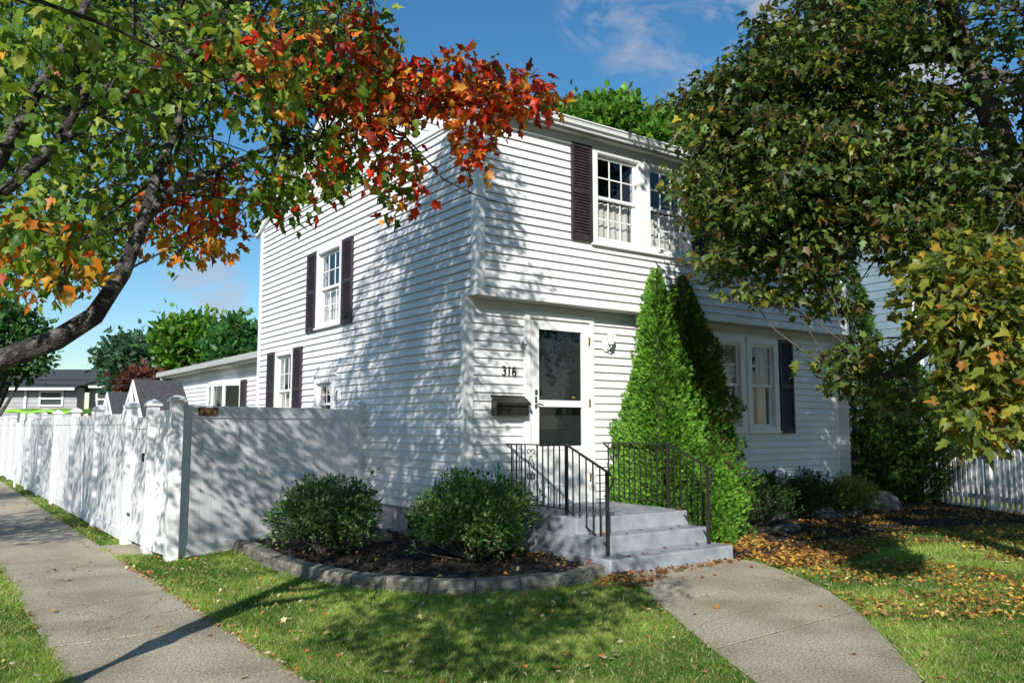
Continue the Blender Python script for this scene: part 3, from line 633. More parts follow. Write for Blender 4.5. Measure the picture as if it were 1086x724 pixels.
# side fence along sidewalk
SF=thing('side_fence',(-3.24,3.55,0),'long white vinyl fence beside the sidewalk','fence')
GX=-3.24
def fpost(x,y,z1,par):
    mb=MB();post(mb,x,y,z1,.068);o=mb.build('post','vinyl',par,bevel=.004);mb=MB();cap_(mb,x,y,z1,.068);mb.build('post_cap','vinyl',o)
ys=[3.52+2.42*i for i in range(11)]
fpost(-3.20,2.40,1.86,SF)
for i,y in enumerate(ys):
    fpost(GX-.02*i/3,y,1.86,SF)
    if i<len(ys)-1: panel((GX-.02*i/3,y+.07),(GX-.02*(i+1)/3,ys[i+1]-.07),.04,1.78,SF)
GT=thing('fence_gate',(-3.21,2.95,0),'white vinyl gate with black latch between the two near side fence posts','gate')
panel((-3.205,2.50),(-3.235,3.42),.10,1.72,GT,name='gate_panel')
mb=MB();mb.box(-3.262,-3.245,2.52,2.60,1.18,1.22);mb.box(-3.28,-3.245,2.545,2.57,1.15,1.26);mb.build('latch','black_metal',GT)
mb=MB();mb.box(-3.262,-3.243,3.30,3.42,.4,.44);mb.build('hinge','black_metal',GT)
# picket fence on the right
p0=Vector((12.6,1.85));p1=Vector((8.9,-4.75));dd=(p1-p0);LL=dd.length;pa=math.atan2(dd.y,dd.x);ca_,sa_=math.cos(pa),math.sin(pa)
pmf=lambda x,y,z:(p0.x+x*ca_-y*sa_,p0.y+x*sa_+y*ca_,z)
PF=thing('picket_fence',(p0.x,p0.y,0),'white picket fence under the yellowing maple branches on the right','fence')
tpost=3.68
k=-1
for i in range(-1,3):
    x=tpost+2.35*(i);
    if x<0 or x>LL: continue
    mb=MB();mb.box(x-.055,x+.055,-.055,.055,0,1.22,pmf);o=mb.build('post','picket',PF,bevel=.004)
    mb=MB();mb.box(x-.07,x+.07,-.07,.07,1.22,1.25,pmf);mb.build('post_cap','picket',o)
for z in (.22,.98):
    mb=MB();mb.box(0,LL,.02,.06,z,z+.09,pmf);mb.build('rail','picket',PF)
x=.06
while x<LL-.06:
    if min(abs(x-(tpost+2.35*i)) for i in range(-1,3))>.09:
        mb=MB();w=.04;mb.box(x-w,x+w,-.005,.018,.05,1.13,pmf);n=len(mb.v)
        mb.poly([pmf(x-w,-.005,1.13),pmf(x+w,-.005,1.13),pmf(x,-.005,1.18)]);mb.poly([pmf(x+w,.018,1.13),pmf(x-w,.018,1.13),pmf(x,.018,1.18)])
        mb.quad(pmf(x-w,-.005,1.13),pmf(x,-.005,1.18),pmf(x,.018,1.18),pmf(x-w,.018,1.13));mb.quad(pmf(x,-.005,1.18),pmf(x+w,-.005,1.13),pmf(x+w,.018,1.13),pmf(x,.018,1.18))
        mb.build('picket','picket',PF)
    x+=.152
# ------------------------------------------------------------------ rocks
def rock(loc,r,m,label,seed):
    R_=np.random.RandomState(seed);mb=MB();nu,nv=18,10;ph=R_.uniform(0,6,6)
    for i in range(nv+1):
        th=PI*i/nv
        for j in range(nu):
            f=2*PI*j/nu;n=1+.10*math.sin(2*f+ph[0])*math.sin(th)+.07*math.sin(3*f+ph[1]+th*2)+.05*math.cos(5*th+ph[2]+f)+R_.uniform(-.025,.025)
            mb.v.append((loc[0]+r[0]*n*math.sin(th)*math.cos(f),loc[1]+r[1]*n*math.sin(th)*math.sin(f),loc[2]+r[2]*n*math.cos(th)))
    for i in range(nv):
        for j in range(nu): a=i*nu+j;b=i*nu+(j+1)%nu;mb.f.append((a,a+nu,b+nu,b))
    o=mb.build('rock',m,off=Vector(loc),smooth=True);o.location=loc;return tag(o,label,'rock')
rock((-.62,1.05,.15),(.13,.11,.11),'mossrock','mossy round rock lying in mulch between the two bushes',1)
rock((9.3,-.05,.03),(.42,.30,.34),'rock','large grey boulder before the dark conifer',2)
rock((7.2,-.35,.05),(.30,.2,.08),'rock','flat pale stone in the right bed near the low shrubs',3)
rock((5.3,-.85,.05),(.32,.2,.08),'rock','flat brown stone in the mulch beside the evergreens',4)
rock((8.1,-.2,.05),(.22,.15,.07),'rock','small flat stone between boulder and low shrubs',5)
# ------------------------------------------------------------------ trees and shrubs
def leaves(name,par,P,out,tmpl,size,col,m,droop=.5,nb=(0,0,.8),jit=.7):
    k=len(P);ax=unit(out)*.7+rs.normal(size=(k,3))*jit+np.array([0,0,-droop]);nr=rs.normal(size=(k,3))*.8+np.array(nb)
    if tmpl is not MAPLE: V,F,C=scatter(tmpl,P,ax,nr,size,col);return npmesh(name,V,F,C,m,par)
    w=rs.randint(0,3,k);Vs,Fs,Cs,n0=[],[],[],0
    for i,T_ in enumerate((MAPLE,MAPLE2,MAPLE3)):
        q=w==i;V,F,C=scatter(T_,P[q],ax[q],nr[q],size[q],col[q]);Vs.append(V);Fs.append(F+n0);Cs.append(C);n0+=len(V)
    return npmesh(name,np.vstack(Vs),np.vstack(Fs),np.vstack(Cs),m,par)
def branch(mb,a,b,r0,r1,bend=.12,seg=6,n=5):
    a=Vector(a);b=Vector(b);L_=(b-a).length;off=Vector((random.uniform(-1,1),random.uniform(-1,1),random.uniform(0,1)))*bend*L_
    P_=[];R_=[]
    for i in range(n+1):
        t=i/n;P_.append(a.lerp(b,t)+off*math.sin(PI*t)+Vector((random.uniform(-1,1),random.uniform(-1,1),random.uniform(-1,1)))*.015*L_);R_.append(r0+(r1-r0)*t)
    mb.tube(P_,R_,seg)
def clusters(cent,per,rad):
    n=len(cent);P=np.repeat(cent,per,axis=0);o=unit(rs.normal(size=P.shape))*(rs.rand(len(P),1)**.5)*np.array(rad);return P+o,o
# -- left maple
def dens(paths,st=.22):
    o_=[]
    for p_ in paths:
        for a,b in zip(p_[:-1],p_[1:]):
            a=np.array(a);b=np.array(b);n_=max(1,int(np.linalg.norm(b-a)/st));o_+=[a+(b-a)*t/n_ for t in range(n_)]
        o_.append(np.array(p_[-1]))
    return np.array(o_)
B=Vector((-5.95,-4.15,0))
LM=thing('maple_tree',B,'young maple by the sidewalk with green leaves turning red','tree')
tk=MB();fork=Vector((-5.9,-4.12,1.45))
tk.tube([B+Vector((0,0,-.05)),B+Vector((0,0,.15)),(-5.93,-4.14,.8),fork],[.16,.125,.115,.115],12)
tk.tube([fork,(-5.75,-4.06,1.62),at(-45,400,4.15),at(0,382,4.2),at(60,360,4.2),at(100,335,4.3),at(130,290,4.4),at(150,240,4.5),at(165,190,4.6),at(185,140,4.8),at(205,80,5.0),at(225,10,5.2)],[.075,.066,.059,.056,.054,.049,.042,.035,.03,.024,.018,.012],12)
lead=[fork,Vector((-5.85,-4.08,2.1)),Vector((-5.7,-4.0,2.9)),Vector((-5.5,-3.9,4.2)),Vector((-5.2,-3.8,5.6)),Vector((-4.9,-3.7,7.2))]
tk.tube(lead,[.10,.09,.08,.065,.045,.02],10)
LB=[[(-5.78,-4.04,2.4),at(-40,215,4.0),at(0,168,4.0),at(35,105,4.0),at(80,28,4.1),at(120,-60,4.3)],
    [(-5.83,-4.08,2.2),at(-40,230,4.0),at(0,207,4.0),at(50,166,4.1),at(80,120,4.15),at(90,90,4.2),at(120,80,4.3),at(150,76,4.4)],
    [at(20,190,4.0),at(60,150,4.1),at(105,130,4.2),at(145,95,4.3),at(180,40,4.5)],
    [at(72,318,4.25),at(66,305,4.2),at(66,280,4.2),at(80,258,4.2),at(110,240,4.2)],
    [at(150,240,4.5),at(175,205,4.6),at(230,180,4.8),at(300,150,4.9),at(390,135,5.0),at(460,115,5.0),at(540,105,5.0),at(590,100,5.0)],
    [at(390,135,5.0),at(430,145,5.0),at(470,190,5.1),at(500,205,5.1),at(530,215,5.1)],
    [(-5.85,-4.08,2.4),(-5.55,-5.4,3.2),(-5.3,-6.6,3.5),(-5.1,-7.4,3.6)],
    [at(70,120,4.2),at(160,60,4.6),at(260,50,4.8),at(350,90,5.0),at(400,70,5.0)]]
LR=[(.05,.045,.037,.03,.022,.012),(.04,.032,.028,.024,.02,.018,.015,.01),(.028,.024,.02,.014,.008),(.028,.024,.018,.012,.006),(.03,.024,.018,.013,.010,.008,.006,.004),(.008,.006,.005,.004,.003),(.045,.035,.02,.008),(.028,.024,.018,.012,.006)]
for p_,r_ in zip(LB,LR): tk.tube(p_,list(r_),9)
skel=dens([p_[1:] for p_ in LB]+[lead[1:],[at(*q) for q in ((60,362,4.2),(100,335,4.3),(130,290,4.4),(150,240,4.5),(165,190,4.6),(185,140,4.8),(205,80,5.0),(225,10,5.2))]])
blobs=[(50,40,95,80,4.6,8,120),(160,40,110,75,4.6,8,130),(280,40,100,70,4.6,7,80),(362,55,55,70,4.4,6,62),
 (55,150,85,70,4.7,8.5,90),(165,140,75,55,5.2,8.5,44),(45,262,70,48,4.6,8.5,62),(135,235,50,36,5.2,8,26),(212,255,42,22,4.6,6,13),(205,215,40,25,4.6,6.5,14),
 (60,90,110,90,3.3,4.0,26),(220,60,110,60,3.4,4.3,26),(40,255,60,30,3.5,4.0,14),
 (285,110,60,50,4.6,6,25),(395,110,45,40,4.4,5.4,20),(430,92,38,33,4.7,5.3,19),(485,92,32,24,4.7,5.2,15),(525,100,25,18,4.8,5.2,10),(573,104,26,9,4.8,5.1,7),
 (360,170,75,25,4.5,5.4,22),(255,195,16,20,4.5,5,3),(298,208,38,14,4.6,5,8),(420,205,14,12,4.8,5.1,3),(505,160,16,14,4.9,5.2,4),(325,190,30,18,4.6,5.1,5),(510,118,35,16,4.8,5.2,7),(238,178,20,16,5,6,3)]
cent=[];
for (u,v,ru,rv,Y0,Y1,n) in blobs:
    for _ in range(n):
        a=rs.uniform(0,2*PI);k=math.sqrt(rs.rand());cent.append(at(u+ru*k*math.cos(a),v+rv*k*math.sin(a),rs.uniform(Y0,Y1)))
cent=np.array([tuple(c) for c in cent])
cr=np.vstack([ell(470,(-4.4,-3.1,6.3),(2.0,2.0,2.2)),ell(210,(-5.9,-1.2,3.9),(1.3,2.2,1.4)),ell(250,(-3.9,-2.4,5.2),(1.3,1.3,1.2)),ell(110,(-3.0,-2.9,6.7),(.8,.8,1.1)),ell(170,(-5.0,-6.9,3.6),(1.5,1.3,.65)),ell(90,(-4.2,-5.6,4.6),(1.2,.9,.7)),ell(120,(-5.9,-7.2,3.05),(1.2,1.1,.4)),ell(70,(-3.3,-3.2,7.3),(.9,.9,.8))])  # unseen crown clusters, shaped for their shadows on wall, fence and lawn
u,v,c=proj(cr);cr=cr[~((u>-15)&(u<1100)&(v>-60-130*(c<3.2))&(c>.3))&(~((u>-200)&(u<0)&(v>250)))]
allc=np.vstack([cent,cr])
for c_ in allc:
    if rs.rand()<.6:
        dlt=skel-c_;dd_=np.linalg.norm(dlt,axis=1);j=rs.choice(np.argsort(dd_)[:6]);
        mu_,mv_,mc_=proj(np.array([c_*t+skel[j]*(1-t) for t in (.25,.5,.75)]))
        if dd_[j]<2.6 and not ((mu_>395)&(mv_<75)&(mc_>0)).any() and not ((mu_>450)&(mu_<560)&(mv_>125)&(mv_<240)&(mc_>0)).any(): branch(tk,skel[j],c_,.007 if dd_[j]<1 else .012,.0022,.12,4,4)
tk.build('trunk','bark',LM,smooth=True)
P,o=clusters(allc,19,(.19,.19,.17));k=len(P)
X=(P[:,0]-CX)*RX+(P[:,1]-CY)*RY
cn=np.repeat(rs.rand(len(allc)),19)
red=np.clip((X+1.8)/1.6,0,.95)**1.1*.84+.05;red=np.where(P[:,2]>4.6,red*.5,red)
low=(P[:,2]<2.75)&(X<-1.0);red=np.where(low,.42,red);q0=np.array(at(222,250,5.2));red=np.where(np.linalg.norm(P-q0,axis=1)<.55,.72,red)
isred=(cn*.55+rs.rand(k)*.45)<red
g_=pick([(.11,.20,.02),(.17,.27,.03),(.06,.13,.02),(.32,.36,.05),(.08,.16,.04)],k,[.3,.25,.2,.15,.1])
r_=pick([(.55,.04,.012),(.68,.15,.02),(.34,.04,.018),(.72,.33,.04),(.20,.06,.02),(.42,.18,.03)],k,[.26,.22,.16,.12,.1,.14])
ro=pick([(.60,.20,.02),(.55,.30,.03),(.35,.12,.02),(.45,.07,.015)],k,[.4,.3,.2,.1])
colr=np.where(isred[:,None],np.where(low[:,None],ro,r_),g_)
leaves('foliage',LM,P,o,MAPLE,rs.uniform(.045,.085,k),colr,'leaf',droop=.85,nb=(-.3,-.5,.5))
# -- right maple
B2=Vector((4.25,-5.45,0))
RM=thing('maple_tree',B2,'broad dark maple whose boughs hang over the right front yard','tree')
tk=MB();tk.tube([B2,B2+Vector((0,0,.2)),B2+Vector((0,0,1.2)),(4.2,-5.3,2.4),(4.0,-5.0,4.0),(3.7,-4.6,5.8),(3.4,-4.2,7.4),(3.2,-4.0,9)],[.3,.22,.2,.19,.15,.12,.08,.03],12)
RL=[[(4.2,-5.3,2.3),at(1120,330,7.8),at(1060,300,7.6),at(1010,330,7.4),at(975,330,7.2)],
    [(4.1,-5.2,3.0),at(1100,190,8.2),at(1020,160,8.6),at(950,165,9.2),at(880,150,9.8),at(800,150,10.2),at(740,160,10.4)],
    [(4.0,-5.0,3.9),at(1090,90,8.6),at(1000,60,9.0),at(900,70,9.5),at(800,40,10.0)],
    [(4.1,-5.1,3.4),at(1086,230,8.4),at(980,240,9.0),at(900,250,9.6),at(820,260,10)],
    [(4.2,-5.2,2.6),at(1080,290,8.2),at(1000,360,8.4),at(940,400,8.6),at(890,400,8.8)],
    [(3.7,-4.6,5.8),(2.6,-3.4,6.6),(1.6,-2.6,7.4)],[(3.8,-4.7,5.2),(4.8,-3.2,6.2),(5.6,-2.4,7)],[(3.7,-4.6,5.6),(2.2,-5.0,6.6),(1.4,-5.4,7.6)]]
for p_ in RL:
    n=len(p_);tk.tube(p_,[.085*(1-i/n)+.008 for i in range(n)],9)
skel=dens(RL+[[(4.0,-5.0,4.0),(3.7,-4.6,5.8),(3.4,-4.2,7.4)]],.3)
blobs=[(900,30,90,50,8,11,120),(1020,20,80,45,7.5,10.5,48),(800,120,70,50,9,11,130),(860,85,80,65,8.5,11,150),(900,140,100,60,8,11,150),(782,100,38,28,9.5,11,26),(752,145,24,38,9.8,10.8,26),(738,108,22,10,9.8,10.6,6),
 (1000,120,80,45,8,10,30),(800,200,80,45,8.8,10.8,120),(880,215,80,45,8.5,10.5,120),(980,220,70,50,8,10,75),(790,275,42,30,9,10.2,36),(822,312,34,16,9,10.2,14),(862,270,34,32,8.8,10.2,34),
 (935,220,35,40,8.6,10,24),(764,215,26,48,9.5,10.6,26),(1050,230,40,50,7.6,9,40),(1060,120,40,70,7.8,9.5,18),(772,250,20,28,9.4,10.2,14),(880,325,20,16,9,10,8),(905,375,30,14,8.4,9.4,7),(930,400,30,22,8.2,9.2,13),(880,388,16,8,8.4,9.2,3),(962,425,22,20,8,9,8),(965,270,20,25,8.0,9.2,8)]
low_=[(1025,285,60,32,6.6,7.8,36),(1045,350,55,40,6.4,7.6,60),(1040,410,50,35,6.3,7.4,46),(1040,448,36,18,6.3,7.2,12),(990,330,28,30,6.8,7.6,12),(1075,330,30,60,6.2,7.4,32),(1080,420,20,30,6.2,7.2,10)]
def mk(bl):
    r=[]
    for (u,v,ru,rv,Y0,Y1,n) in bl:
        for _ in range(n):
            a=rs.uniform(0,2*PI);k=math.sqrt(rs.rand());r.append(tuple(at(u+ru*k*math.cos(a),v+rv*k*math.sin(a),rs.uniform(Y0,Y1))))
    return np.array(r)
cA=mk(blobs);cB=mk(low_)
cr=np.vstack([ell(270,(2.7,-4.1,7.3),(2.6,2.4,1.7)),ell(190,(4.6,-4.9,4.6),(2.2,2.0,1.8)),ell(200,(3.4,-6.9,4.8),(2.2,1.8,1.7)),ell(260,(3.7,-7.6,3.9),(1.6,1.2,1.2))])  # off-view crown clusters added to shade the right wall and yard
u,v,c=proj(cr);cr=cr[~((u>-50)&(u<1100)&(v>-60-130*(c<3.2))&(c>.3))]
for c_ in np.vstack([cA,cB,cr]):
    if rs.rand()<.38:
        dlt=skel-c_;dd_=np.linalg.norm(dlt,axis=1);j=rs.choice(np.argsort(dd_)[:5])
        mu_,mv_,mc_=proj(np.array([c_*t+skel[j]*(1-t) for t in (.25,.5,.75)]))
        if dd_[j]<2.4 and not ((mu_<790)&(mv_<80)&(mu_>0)&(mc_>0)).any(): branch(tk,skel[j],c_,.007 if dd_[j]<1 else .012,.0025,.16,4,5)
tk.build('trunk','bark_dark',RM,smooth=True)
P1,o1=clusters(np.vstack([cA,cr]),26,(.36,.36,.12));k1=len(P1)
P2,o2=clusters(cB,24,(.25,.25,.19));k2=len(P2)
cn=np.repeat(rs.rand(len(cA)+len(cr)),26)
c1=pick([(.06,.10,.02),(.10,.14,.028),(.04,.07,.02),(.15,.17,.03),(.11,.07,.025),(.05,.12,.03),(.16,.20,.14)],k1,[.27,.2,.16,.13,.12,.07,.05]);c1=np.where((cn>.84)[:,None],c1*np.array([1.8,1.5,1.0]),c1)*(.65+.75*((cn*7.3)%1))[:,None]
c2=pick([(.15,.19,.03),(.26,.27,.04),(.09,.12,.025),(.42,.30,.04),(.35,.16,.03),(.07,.10,.03)],k2,[.3,.25,.22,.08,.05,.1])
leaves('foliage',RM,np.vstack([P1,P2]),np.vstack([o1,o2]),MAPLE,np.concatenate([rs.uniform(.065,.115,k1),rs.uniform(.075,.13,k2)]),np.vstack([c1,c2]),'leaf',droop=.35,nb=(-.2,-.4,1.5),jit=.5)
# -- evergreens
def cone_tree(name,loc,label,prof,n,size,pal,group=None,dark=None,lump=.12,cat='evergreen',tm=SPRAY,seed=0,upax=.7,xmin=None):
    """prof: list of (z, radius)"""
    R_=np.random.RandomState(seed);r=thing(name,loc,label,cat,group);zs=[p[0] for p in prof];rd_=[p[1] for p in prof]
    mb=MB();top=zs[-1];mb.tube([(loc[0],loc[1],loc[2]),(loc[0]+.02,loc[1],loc[2]+top*.5),(loc[0],loc[1],loc[2]+top*.95)],[.07,.05,.01],8)
    # weight by radius
    zz=np.linspace(0,top,400);rr_=np.interp(zz,zs,rd_);w=(rr_+.03);w/=w.sum();z=R_.choice(zz,n,p=w)+R_.uniform(-.01,.01,n)
    th=R_.uniform(0,2*PI,n);ph=R_.uniform(0,6,4)
    lum=1+lump*(np.sin(3*th+ph[0]+z*2.1)*.5+np.sin(7*th+ph[1]-z*5)*.5+np.sin(5*th+z*9+ph[2])*.4+np.sin(11*th-z*14+ph[3])*.35-np.abs(np.sin(4.5*th+z*.9+ph[0]))*.5+.3)
    rad=np.interp(z,zs,rd_)*lum*(1.04-.5*R_.rand(n)**1.5)
    P=np.column_stack([loc[0]+rad*np.cos(th),loc[1]+rad*np.sin(th),loc[2]+z])
    if xmin is not None: q=P[:,0]<xmin;P[q,0]=xmin+R_.uniform(-.02,.14,q.sum())
    out=np.column_stack([np.cos(th),np.sin(th),np.full(n,upax)])
    ax=out+R_.normal(size=(n,3))*.35;nr=np.column_stack([-np.sin(th),np.cos(th),np.zeros(n)])+R_.normal(size=(n,3))*.6
    col=pick(pal,n);V,F,C=scatter(tm,P,ax,nr,R_.uniform(size*.7,size*1.3,n),col);npmesh('foliage',V,F,C,'needle',r)
    for i in range(40):
        t=R_.uniform(.05,.9);a=R_.uniform(0,2*PI);q=np.interp(t*top,zs,rd_)*.7;branch(mb,(loc[0],loc[1],loc[2]+t*top*.85),(loc[0]+q*math.cos(a),loc[1]+q*math.sin(a),loc[2]+min(top*.97,t*top+q*.4)),.012,.004,.08,4,3)
    mb.build('trunk','bark_dark',r);return r
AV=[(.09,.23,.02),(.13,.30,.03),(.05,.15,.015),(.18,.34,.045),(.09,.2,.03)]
GE='evergreens beside the front steps'
cone_tree('arborvitae',(2.76,-.66,0),'tall bright green arborvitae next to the steps',[(0,.55),(.35,.64),(.9,.66),(1.5,.54),(2.0,.40),(2.5,.28),(3.0,.19),(3.4,.12),(3.65,.07),(3.8,.01)],36000,.07,AV,GE,seed=3,lump=.30,xmin=2.38)
cone_tree('arborvitae',(3.56,-.42,0),'arborvitae behind the bright one, shade put into its darker green, nearest the lower windows',[(0,.55),(.4,.76),(.9,.76),(1.4,.66),(1.9,.55),(2.4,.44),(2.9,.32),(3.3,.2),(3.6,.1),(3.82,.01)],36000,.075,[(.07,.18,.018),(.045,.12,.014),(.10,.23,.025),(.10,.09,.03)],GE,seed=5,lump=.32)  # darker greens carry the shade cast by the bright arborvitae
cone_tree('arborvitae',(3.05,-1.15,0),'low rounded light green arborvitae in front of the two tall ones',[(0,.32),(.3,.44),(.6,.45),(.9,.34),(1.1,.2),(1.2,.03)],10000,.065,AV,GE,seed=6,lump=.25,xmin=2.5)
DK=[(.035,.08,.02),(.055,.13,.022),(.022,.05,.015),(.08,.17,.025)]
cone_tree('cedar_tree',(10.6,1.25,0),'tall narrow dark conifer at the right corner of the white house',[(0,.4),(.5,1.0),(1.2,1.15),(2.2,.8),(3.2,.45),(4.2,.28),(4.9,.1),(5.1,.02)],16000,.13,DK,'dark conifers at the property corner',seed=7,lump=.25)
cone_tree('cedar_tree',(11.5,.55,0),'broad low dark conifer against the picket fence',[(0,.4),(.4,.8),(1.1,.95),(1.8,.7),(2.5,.4),(3.0,.1)],11000,.13,DK,'dark conifers at the property corner',seed=8,lump=.25)
def shrub(name,loc,rad,label,n,size,pal,group=None,tm=OVAL,seed=0,m='leaf',bare=.25,cat='bush',flat=.55):
    R_=np.random.RandomState(seed);r=thing(name,loc,label,cat,group);mb=MB();ph=R_.uniform(0,6,6)
    nc=int(n/16);d=unit(R_.normal(size=(nc*2,3)));d=d[d[:,2]>-.55][:nc];th=np.arctan2(d[:,1],d[:,0])
    lum=1+.15*np.sin(3*th+ph[0]+d[:,2]*3)+.12*np.sin(5*th+ph[1]-d[:,2]*5)+.11*R_.normal(size=len(d))
    k=(R_.rand(len(d))**.45)[:,None];C_=np.array(loc)+np.array([0,0,rad[2]*.92])+d*k*lum[:,None]*np.array([rad[0],rad[1],rad[2]*.98])
    C_=C_[C_[:,2]>loc[2]+bare*rad[2]*.5]
    for c_ in C_[::2]: branch(mb,(loc[0]+R_.uniform(-.08,.08),loc[1]+R_.uniform(-.08,.08),loc[2]-.02),tuple(c_),.012,.003,.1,4,4)
    mb.build('stem','bark_dark',r)
    P=np.repeat(C_,16,axis=0);o=unit(R_.normal(size=P.shape))*R_.rand(len(P),1)**.5*.085;P=P+o
    cc=np.repeat(R_.rand(len(C_)),16);col=pick(pal,len(P));col=col*(.75+.6*cc[:,None])
    ax=o/.085+unit(P-np.array(loc))*.8+R_.normal(size=P.shape)*.5;nr=R_.normal(size=P.shape)+np.array([-.3,-.3,.8])
    V,F,C=scatter(tm,P,ax,nr,R_.uniform(size*.7,size*1.25,len(P)),col);npmesh('foliage',V,F,C,m,r);return r
BX=[(.06,.13,.035),(.08,.17,.04),(.04,.09,.03),(.12,.22,.045),(.30,.34,.20)]  # pale last colour paints whitish glints on the leaves
GB='round bushes in the left planting bed'
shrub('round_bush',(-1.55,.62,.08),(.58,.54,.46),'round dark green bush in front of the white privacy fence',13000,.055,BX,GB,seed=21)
shrub('round_bush',(-.35,-.72,.08),(.68,.60,.50),'larger round green bush between fence bush and the grey steps',17000,.055,[(.09,.20,.04),(.10,.24,.04),(.05,.11,.03),(.17,.28,.05),(.32,.36,.20)],GB,seed=22)  # here too the pale last green paints leaf glints
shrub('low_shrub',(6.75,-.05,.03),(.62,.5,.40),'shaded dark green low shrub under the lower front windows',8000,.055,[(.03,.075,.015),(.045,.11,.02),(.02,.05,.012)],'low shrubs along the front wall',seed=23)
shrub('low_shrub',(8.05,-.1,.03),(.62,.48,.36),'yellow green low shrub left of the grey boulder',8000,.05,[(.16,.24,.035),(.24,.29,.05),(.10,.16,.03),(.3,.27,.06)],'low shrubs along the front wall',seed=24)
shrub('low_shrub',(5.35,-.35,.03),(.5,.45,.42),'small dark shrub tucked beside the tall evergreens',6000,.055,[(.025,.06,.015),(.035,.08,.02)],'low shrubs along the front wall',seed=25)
# -- background trees
def bgtree(base,H_,blobs_,n,size,pal,label,name='tree',group='trees behind the houses',seed=0,per=22,crad=.5):
    R_=np.random.RandomState(seed);r=thing(name,base,label,'tree',group);mb=MB();mb.tube([base,(base[0],base[1],base[2]+H_*.5),(base[0]+.1,base[1],base[2]+H_*.9)],[.28,.2,.05],8)
    tot=sum(b[6]*0+b[3]*b[5] for b in blobs_);C_=[]
    for b in blobs_:
        k=max(4,int(n/per*b[3]*b[5]/tot));d=unit(R_.normal(size=(k,3)));q=(.45+.55*R_.rand(k,1)**.5)*(1+.16*R_.normal(size=(k,1)));C_.append(np.array(b[:3])+d*q*np.array(b[3:6]))
    C_=np.vstack(C_)
    for c_ in C_[::max(1,len(C_)//60)]: branch(mb,(base[0],base[1],base[2]+H_*R_.uniform(.3,.7)),tuple(c_),.07,.015,.08,5,4)
    mb.build('trunk','bark_dark',r)
    P=np.repeat(C_,per,axis=0);o=R_.normal(size=P.shape)*crad*.5;P=P+o;cc=np.repeat(R_.rand(len(C_)),per);col=pick(pal,len(P))*(.7+.65*cc[:,None])
    ax=o/crad+R_.normal(size=P.shape)*.6+np.array([0,0,.3]);nr=R_.normal(size=P.shape)+np.array([-.4,-.4,.6])
    V,F,C=scatter(BIGL,P,ax,nr,R_.uniform(size*.6,size*1.3,len(P)),col);npmesh('crown',V,F,C,'leaf',r);return r
G1=[(.08,.20,.02),(.11,.26,.03),(.05,.12,.018),(.15,.28,.035)]
def bt(u,v,ru,rv,Y,dz=0,**kw):
    """one tree: px centre of crown at distance Y"""
    c=at(u,v,Y);s=Y/875;b=(c.x,c.y,0);R1=ru*s;R3=rv*s
    bl=[(c.x,c.y,c.z,R1*.7,R1*.7,R3*.8,1)]
    R_=np.random.RandomState(kw.get('seed',0)+90)
    for i in range(7):
        a=R_.uniform(0,2*PI);e=R_.uniform(-.6,.9);bl.append((c.x+R1*.6*math.cos(a),c.y+R1*.6*math.sin(a),c.z+R3*.6*e,R1*.42,R1*.42,R3*.4,1))
    return bgtree(b,max(c.z,1.5),bl,**kw)
bt(212,378,52,44,38,n=9000,size=.30,pal=G1,label='bright green tree above the rear wing, right of the blue green one',seed=31,crad=.55)
bt(252,375,28,40,36,n=5000,size=.28,pal=[(.04,.12,.03),(.05,.15,.03)],label='pointed green tree touching the house rear corner',seed=32,crad=.45)
bt(143,385,32,34,42,n=6000,size=.30,pal=[(.05,.12,.06),(.07,.15,.08),(.04,.09,.04)],label='blue green tree behind the brick chimney',seed=33,crad=.5)
bt(155,410,26,18,34,n=3500,size=.22,pal=[(.10,.03,.02),(.06,.02,.015),(.16,.06,.03)],label='reddish brown bush tree behind the white fence shed',seed=34,crad=.3)
bt(-4,362,58,52,30,n=9000,size=.2,pal=[(.05,.13,.03),(.07,.17,.04),(.03,.08,.02)],label='leafy green tree at the left edge behind the big bough',seed=35,crad=.35)
bt(640,135,36,34,30,n=9000,size=.26,pal=G1,label='bright green treetop over the gutter beside the red leaves',seed=36,crad=.45)
bt(708,148,34,30,30,n=8000,size=.26,pal=G1,label='bright green treetop over the gutter beside the dark maple',seed=37,crad=.45)
bt(575,125,20,14,31,n=1800,size=.24,pal=[(.05,.12,.02)],label='low green treetop peeking between red leaves and gutter',seed=38,crad=.4)
def offtree(loc,cr_,n,label,seed,pal,r0=.13):
    r=thing('street_tree',loc,label,'tree','trees along the street');mb=MB();mb.tube([loc,(loc[0],loc[1],loc[2]+.2),(loc[0]+.05,loc[1],cr_[2]*.5),(loc[0],loc[1]+.1,cr_[2]+cr_[5]*.6)],[r0*1.3,r0,r0*.8,.03],9)
    C_=ell(n,cr_[:3],cr_[3:],.2)
    for c_ in C_[::3]: branch(mb,(loc[0],loc[1],rs.uniform(cr_[2]*.55,cr_[2])),c_,.03,.004,.08,4,3)
    mb.build('trunk','bark',r);P,o=clusters(C_,14,(.3,.3,.25));return leaves('crown',r,P,o,OVAL,rs.uniform(.10,.16,len(P)),pick(pal,len(P)),'leaf',droop=.4)
PG=[(.09,.17,.02),(.13,.22,.03),(.2,.22,.04)]
offtree((-8.6,1.4,0),(-8.3,1.6,4.3,2.0,2.3,1.7),230,'street maple farther along the verge',41,PG)
offtree((-8.8,8.5,0),(-8.6,8.6,4.6,2.0,2.6,1.8),230,'third street maple down the verge',42,PG)
offtree((10.5,-7.5,0),(10.2,-7.3,5.2,2.6,2.4,2.2),300,'unseen maple added in the neighbouring front yard to shade the blue house',43,PG)  # off-view tree added to shade the neighbour wall behind the picket fence
